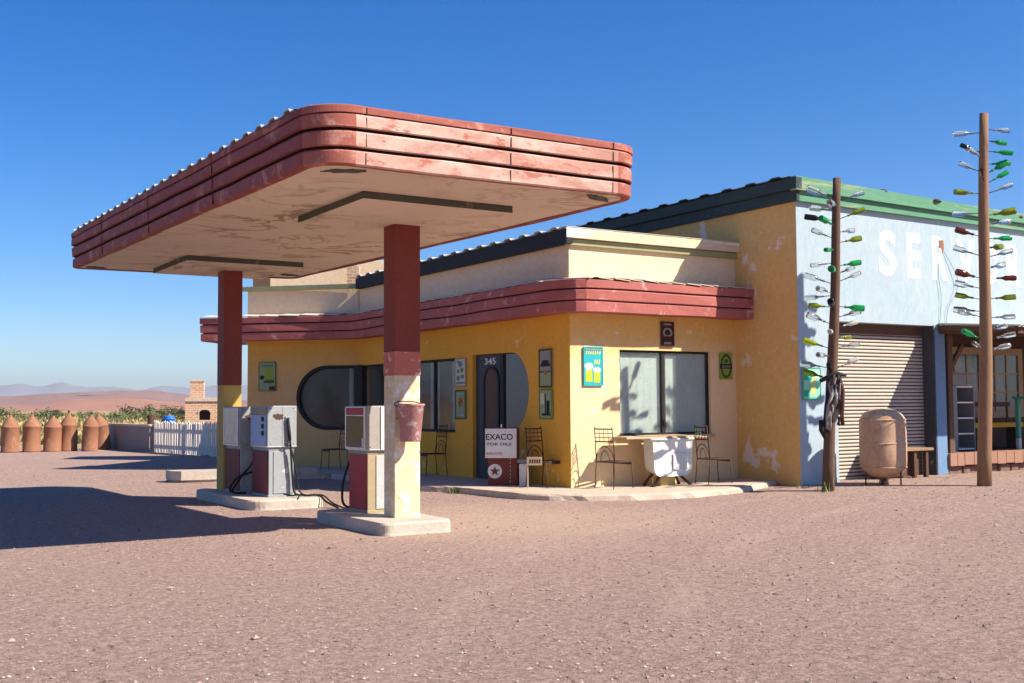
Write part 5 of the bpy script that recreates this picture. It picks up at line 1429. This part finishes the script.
# tub: U-shaped section, tapered towards the wall
def usec(w, z0, z1, r, y, n=6):
    p = [(-w, y, z1)]
    p += [(-w + .03 + r - r * math.cos(R(a)), y, z0 + r - r * math.sin(R(a))) for a in [90 * i / n for i in range(n + 1)]]
    p += [(w - .03 - r + r * math.sin(R(a)), y, z0 + r - r * math.cos(R(a))) for a in [90 * i / n for i in range(n + 1)]]
    p += [(w, y, z1)]
    return p
secs = [usec(.41, .20, .80, .13, -.24), usec(.44, .17, .81, .15, -.26), usec(.44, .17, .81, .15, -.22), usec(.42, .19, .81, .17, -.1), usec(.40, .22, .81, .16, .05)]
q = len(secs[0]); vs = [p for s_ in secs for p in s_]
fs = [(k * q + i, k * q + i + 1, (k + 1) * q + i + 1, (k + 1) * q + i) for k in range(len(secs) - 1) for i in range(q - 1)] + [tuple(range(q)), tuple(range((len(secs) - 1) * q, len(secs) * q))]
MB().add(vs, fs).build('tub', enamel, tb)
m = MB(); m.tube([(-.44, .04, .80), (-.46, -.26, .80), (.46, -.26, .80), (.44, .04, .80)], .018, 8); m.build('rim', enamel, tb)
m = MB(); m.box(.0, -.268, .28, .30, -.262, .56, .001); m.build('patch', mat('pale_patch', (0.62, 0.64, 0.63), None, 5, 0.6, 0.1), tb)
for sx in (-.30, .30):
    m = MB(); m.tube([(sx * .7, -.15, .20), (sx * 1.1, -.20, .08), (sx * 1.4, -.22, .01)], [.03, .022, .03], 8); m.build('foot', rustdark, tb)
    m = MB(); m.tube([(sx * .7, .0, .24), (sx * 1.1, .04, .1), (sx * 1.3, .06, .01)], [.03, .022, .03], 8); m.build('foot', rustdark, tb)
m = MB(); m.box(-.16, -.12, 0, .16, .10, .15, .01); m.build('block', mat('yellow_block', (0.62, 0.45, 0.16), None, 3, 0.8, 0.2), tb)
gb = MB(); gb.lathe([(.022, 0), (.024, .01), (.024, .07), (.009, .10), (.009, .13), (.005, .131)], 12)
o = gb.build('small_bottle', BG['green']); o.location = (13.42, 15.30, 0.9495)
props(o, 'small green glass bottle standing on the plank table under the window', 'bottle')
gb = MB(); gb.lathe([(.03, 0), (.032, .01), (.032, .07), (.028, .08), (.028, .09), (.005, .091)], 12)
o = gb.build('jar', BG['clear']); o.location = (13.52, 15.35, 0.9495)
props(o, 'small clear jar on the right end of the plank table', 'jar')

# ------------------------------------------------------------------ left background: cylinders, wall, fence, oven, barrel
cy_meshes = []
def cyl_mb(seed):
    return MB().lathe([(0.285, 0), (0.297, 0.02), (0.299, 0.04), (0.292, 0.05), (0.292, 0.84), (0.299, 0.85), (0.299, 0.875), (0.29, 0.885), (0.262, 0.945), (0.205, 1.035), (0.14, 1.12), (0.085, 1.18), (0.06, 1.20), (0.055, 1.26), (0.04, 1.275), (0.002, 1.278)], 28)
cyl_spots = [(5.91, 41.53, 0, 'upright'), (6.58, 41.49, 0, 'upright'), (7.23, 41.42, 1.0, 'a'), (7.78, 41.54, -0.5, 'b'), (8.37, 41.0, -2.5, 'c'), (9.12, 42.4, -9, 'lean')]
cyl_lab = ['leftmost rusty gas cylinder in the row at the yard edge', 'second rusty gas cylinder from the left in the row at the yard edge', 'rusty gas cylinder with a black valve, third from the left in the row',
           'rusty gas cylinder with a black valve, fourth from the left in the row', 'narrow rusty gas cylinder with black valve, next to the leaning one', 'leaning rusty gas cylinder beside the grey wall at the row end']
proto_cyl = None
for i, ((x, y, tilt, kd), lb) in enumerate(zip(cyl_spots, cyl_lab)):
    if proto_cyl is None:
        t = thing('gas_cylinder', lb, 'gas cylinder', (x, y, 0), 0, 'row of rusty gas cylinders')
        cyl_mb(1).build('body', rust, t)
        v = MB(); v.tube([(0, 0, 1.27), (0, 0, 1.36)], 0.03, 8); v.tube([(-.05, 0, 1.34), (.05, 0, 1.34)], 0.02, 8); v.build('valve', rust, t)
        proto_cyl = t
    else:
        t = dup(proto_cyl, (x, y, 0), 1.3 * i, lb)
        if i in (2, 3, 4):
            for c_ in t.children:
                if c_.name.startswith('valve'): c_.data = c_.data.copy(); c_.data.materials[0] = black; c_['label'] = 'black valve'
    t.rotation_euler = (R(tilt * 0.3), R(-tilt), 1.3 * i) if kd != 'lean' else (R(4), R(-9), 0)
    if kd == 'lean': t.location.z = 0.01
    t.scale = (1, 1, (0.99, 1.0, 0.965, 1.03, 1.0, 1.0)[i])
    if kd in ('c',): t.scale = (0.92, 0.92, 0.99)
o = MB()
p0, p1 = Vector((9.58, 43.2, 0)), Vector((9.93, 38.75, 0)); dv = (p1 - p0).normalized(); nv = Vector((dv.y, -dv.x, 0))
Mw = frame(p0, dv, nv, (0, 0, 1))
L_ = (p1 - p0).length
o.box(0, -.11, -.1, L_, .11, .84, .015, 0, Mw); o.box(-.03, -.14, .84, L_ + .03, .14, .92, .012, 1, Mw)
o = o.build('low_wall', [greywall, paving])
props(o, 'low grey rendered wall with pale coping between cylinders and picket fence', 'wall')
f0, f1 = Vector((9.93, 38.62, 0)), Vector((10.62, 32.3, 0)); dv = (f1 - f0).normalized(); nv = Vector((dv.y, -dv.x, 0))
if nv.x < 0: nv = -nv
fen = thing('picket_fence', 'white wooden picket fence of uneven slats beyond the far pump', 'fence', f0)
L_ = (f1 - f0).length
for zz in (.78, .25):
    m = MB(); m.box(0, .03, zz - .04, L_, .065, zz + .04, .004, 0, frame(f0, dv, nv, (0, 0, 1))); m.build('rail', greywall, fen, True)
rp = random.Random(8); s_ = 0.04; k = 0
while s_ < L_ - 0.1:
    w = rp.uniform(.085, .11); h = .98 + rp.uniform(-.04, .03)
    Mp = frame(f0 + dv * s_, dv, nv, (0, 0, 1)) @ Matrix.Rotation(rp.uniform(-.02, .02), 4, 'Y')
    m = MB(); m.prism([(0, 0), (w, 0), (w, .022), (0, .022)], -.02 + rp.uniform(0, .05), h, 0, Mp)
    m.add([(0, 0, h), (w, 0, h), (w / 2, 0, h + .05), (0, .022, h), (w, .022, h), (w / 2, .022, h + .05)], [(0, 1, 2), (3, 5, 4), (0, 2, 5, 3), (1, 4, 5, 2)], 0, False, Mp)
    m.build('picket', picketwhite, fen, True)
    s_ += w + rp.uniform(.03, .055); k += 1
for q_ in (0.02, L_ * .42, L_ * .80):
    m = MB(); m.box(q_ - .05, .066, -.1, q_ + .05, .16, 1.03, .006, 0, frame(f0, dv, nv, (0, 0, 1))); m.build('post', picketwhite, fen, True)
ov = thing('brick_oven', 'outdoor brick oven with square chimney standing behind the picket fence', 'oven', (12.75, 42.35, -0.02), R(-20))
m = MB()
op = [(-.15, 1.03), (-.15, 1.30)] + [(.05 - .20 * math.cos(R(a)), 1.30 + .12 * math.sin(R(a))) for a in range(30, 180, 30)] + [(.25, 1.30), (.25, 1.03)]
cu_outer = [(-.66, 0), (.66, 0), (.66, 1.72), (-.66, 1.72)]
plate('front', cu_outer, [op], .25, ROOT[ov.name] @ frame((0, -.35, 0), (1, 0, 0), (0, 0, 1), (0, -1, 0)), brick, ov)
m = MB(); m.box(-.66, -.0995, 0, .66, .5, 1.72); m.build('body', brick, ov)
m = MB(); m.box(-.70, -.40, 1.72, .70, .54, 1.80, .01); m.box(-.66, -.36, 1.80, .66, .5, 1.86, .01); m.build('slab', paving, ov)
m = MB(); m.box(-.50, -.15, 1.86, .0, .30, 2.46, .008); m.box(-.52, -.17, 2.46, .02, .32, 2.52, .008); m.build('chimney', brick, ov)
m = MB(); m.box(-.14, -.16, 1.04, .24, -.105, 1.36); m.build('black_opening', black, ov)  # black block filling the arched opening
m = MB()
ao = [(.05 - .26 * math.cos(R(a)), 1.30 + .18 * math.sin(R(a))) for a in range(0, 181, 20)]; ai = [(.05 - .20 * math.cos(R(a)), 1.30 + .12 * math.sin(R(a))) for a in range(180, -1, -20)]
plate('arch_trim', ao + ai, [], .03, ROOT[ov.name] @ frame((0, -.353, 0), (1, 0, 0), (0, 0, 1), (0, -1, 0)) @ Matrix.Translation((0, 0, .031)), paving, ov)
br = thing('blue_barrel', 'bright blue plastic barrel showing its top above the picket fence', 'barrel', (10.52, 38.9, 0))
MB().lathe([(.17, 0), (.19, .02), (.19, .35), (.205, .37), (.205, .40), (.19, .42), (.19, .80), (.205, .82), (.205, .85), (.19, .87), (.185, 1.14), (.17, 1.20), (.05, 1.215), (.002, 1.215)], 24).build('body', bluedrum, br)
MB().lathe([(.205, 1.07), (.212, 1.08), (.212, 1.11), (.205, 1.12)], 24).build('lid_ring', bluedrum, br)
ol = thing('oil_drum', 'dark rusty drum beside the blue barrel behind the fence', 'drum', (10.05, 39.3, 0))
MB().lathe([(.14, 0), (.15, .01), (.15, .4), (.158, .41), (.158, .43), (.15, .44), (.15, .8), (.158, .81), (.158, .83), (.15, .84), (.15, 1.22), (.14, 1.23), (.002, 1.22)], 20).build('body', rustdark, ol)

# weeds
def weeds():
    m = MB(); rnd = random.Random(21)
    for (cx, cy, z, n, h) in ((9.42, 16.95, .02, 46, .13), (9.47, 17.2, .02, 24, .10), (14.2, 13.12, .05, 26, .22), (9.25, 21.9, .02, 30, .14), (14.5, 13.9, .05, 14, .15), (10.2, 37.0, 0, 40, .25), (10.5, 34.5, 0, 40, .2)):
        for i in range(n):
            a = rnd.uniform(0, 6.28); r_ = rnd.uniform(0, .14); x, y = cx + r_ * math.cos(a), cy + r_ * math.sin(a)
            b = rnd.uniform(0, 6.28); hh = h * rnd.uniform(.5, 1.1); ln = rnd.uniform(.3, .9) * hh; w = .008
            m.add([(x - w * math.sin(b), y + w * math.cos(b), z - .01), (x + w * math.sin(b), y - w * math.cos(b), z - .01), (x + ln * math.cos(b), y + ln * math.sin(b), z + hh)], [(0, 1, 2)], rnd.choice((0, 0, 1)))
    o = m.build('weeds', [mat('weed_green', (0.07, 0.13, 0.03), None, 2, 0.8, 0), mat('weed_straw', (0.36, 0.30, 0.12), None, 2, 0.8, 0)], fix=False)
    props(o, 'small tufts of weeds along the pavement kerb and pole foot', 'weeds', kind='stuff')
weeds()

# ------------------------------------------------------------------ haze
m = MB(); m.box(-9500, -9500, -2.5, 10200, 10200, 235)
k = NT('haze_air')
k.t.nodes.remove(k.b)
pv_ = k.n('VolumePrincipled', Density=0.00013, Anisotropy=0.35)
pv_.inputs['Color'].default_value = (0.93, 0.965, 1.0, 1)
k.l(pv_.outputs['Volume'], k.t.nodes['Material Output'].inputs['Volume'])
props(m.build('haze', k.m), kind='stuff')

# ------------------------------------------------------------------ light, sky, camera
SUNV = Vector((0.745, -0.885, 1.0)).normalized()
w = bpy.data.worlds.new('World'); S.world = w; w.use_nodes = True
nt = w.node_tree
bg = nt.nodes['Background']
sky = nt.nodes.new('ShaderNodeTexSky'); sky.sky_type = 'NISHITA'; sky.sun_disc = False
sky.sun_elevation = math.asin(SUNV.z)
sky.sun_rotation = math.atan2(SUNV.x, SUNV.y)
sky.altitude = 1100; sky.air_density = 1.0; sky.dust_density = 0.0; sky.ozone_density = 5.0
hs_ = nt.nodes.new('ShaderNodeHueSaturation'); hs_.inputs['Saturation'].default_value = 1.36; hs_.inputs['Hue'].default_value = 0.509
nt.links.new(sky.outputs['Color'], hs_.inputs['Color']); nt.links.new(hs_.outputs['Color'], bg.inputs['Color'])
bg.inputs['Strength'].default_value = 0.082
sd = bpy.data.lights.new('sun', 'SUN'); sd.energy = 5.0; sd.angle = R(0.53); sd.color = (1.0, 0.91, 0.78)
so = bpy.data.objects.new('sun', sd); C.objects.link(so); so.rotation_euler = SUNV.to_track_quat('Z', 'Y').to_euler(); so.location = SUNV * 60

cam = bpy.data.cameras.new('camera')
co = bpy.data.objects.new('camera', cam); C.objects.link(co); S.camera = co
F_, YH_, RO_ = 1130.0, 405.0, R(0.35)
cam.sensor_width = 36.0; cam.sensor_fit = 'HORIZONTAL'; cam.lens = F_ / 1024 * 36
cam.clip_start = 0.1; cam.clip_end = 40000
p_ = math.atan((YH_ - 341.5) / F_); a_ = R(32)
fwv = Vector((math.sin(a_) * math.cos(p_), math.cos(a_) * math.cos(p_), math.sin(p_)))
rtv = Vector((math.cos(a_), -math.sin(a_), 0)); upv = rtv.cross(fwv)
rt2 = rtv * math.cos(RO_) - upv * math.sin(RO_); up2 = upv * math.cos(RO_) + rtv * math.sin(RO_)
co.matrix_world = frame((0, 0, 1.5), rt2, up2, -fwv)

S.render.engine = 'CYCLES'
S.cycles.use_denoising = True
S.cycles.max_bounces = 8; S.cycles.diffuse_bounces = 4; S.cycles.glossy_bounces = 3; S.cycles.transmission_bounces = 6; S.cycles.volume_bounces = 0
S.cycles.volume_step_rate = 1
S.cycles.caustics_reflective = False; S.cycles.caustics_refractive = False
S.view_settings.view_transform = 'Standard'
S.view_settings.look = 'None'
S.view_settings.gamma = 1.0
S.view_settings.use_curve_mapping = False
S.view_settings.exposure = 0.95
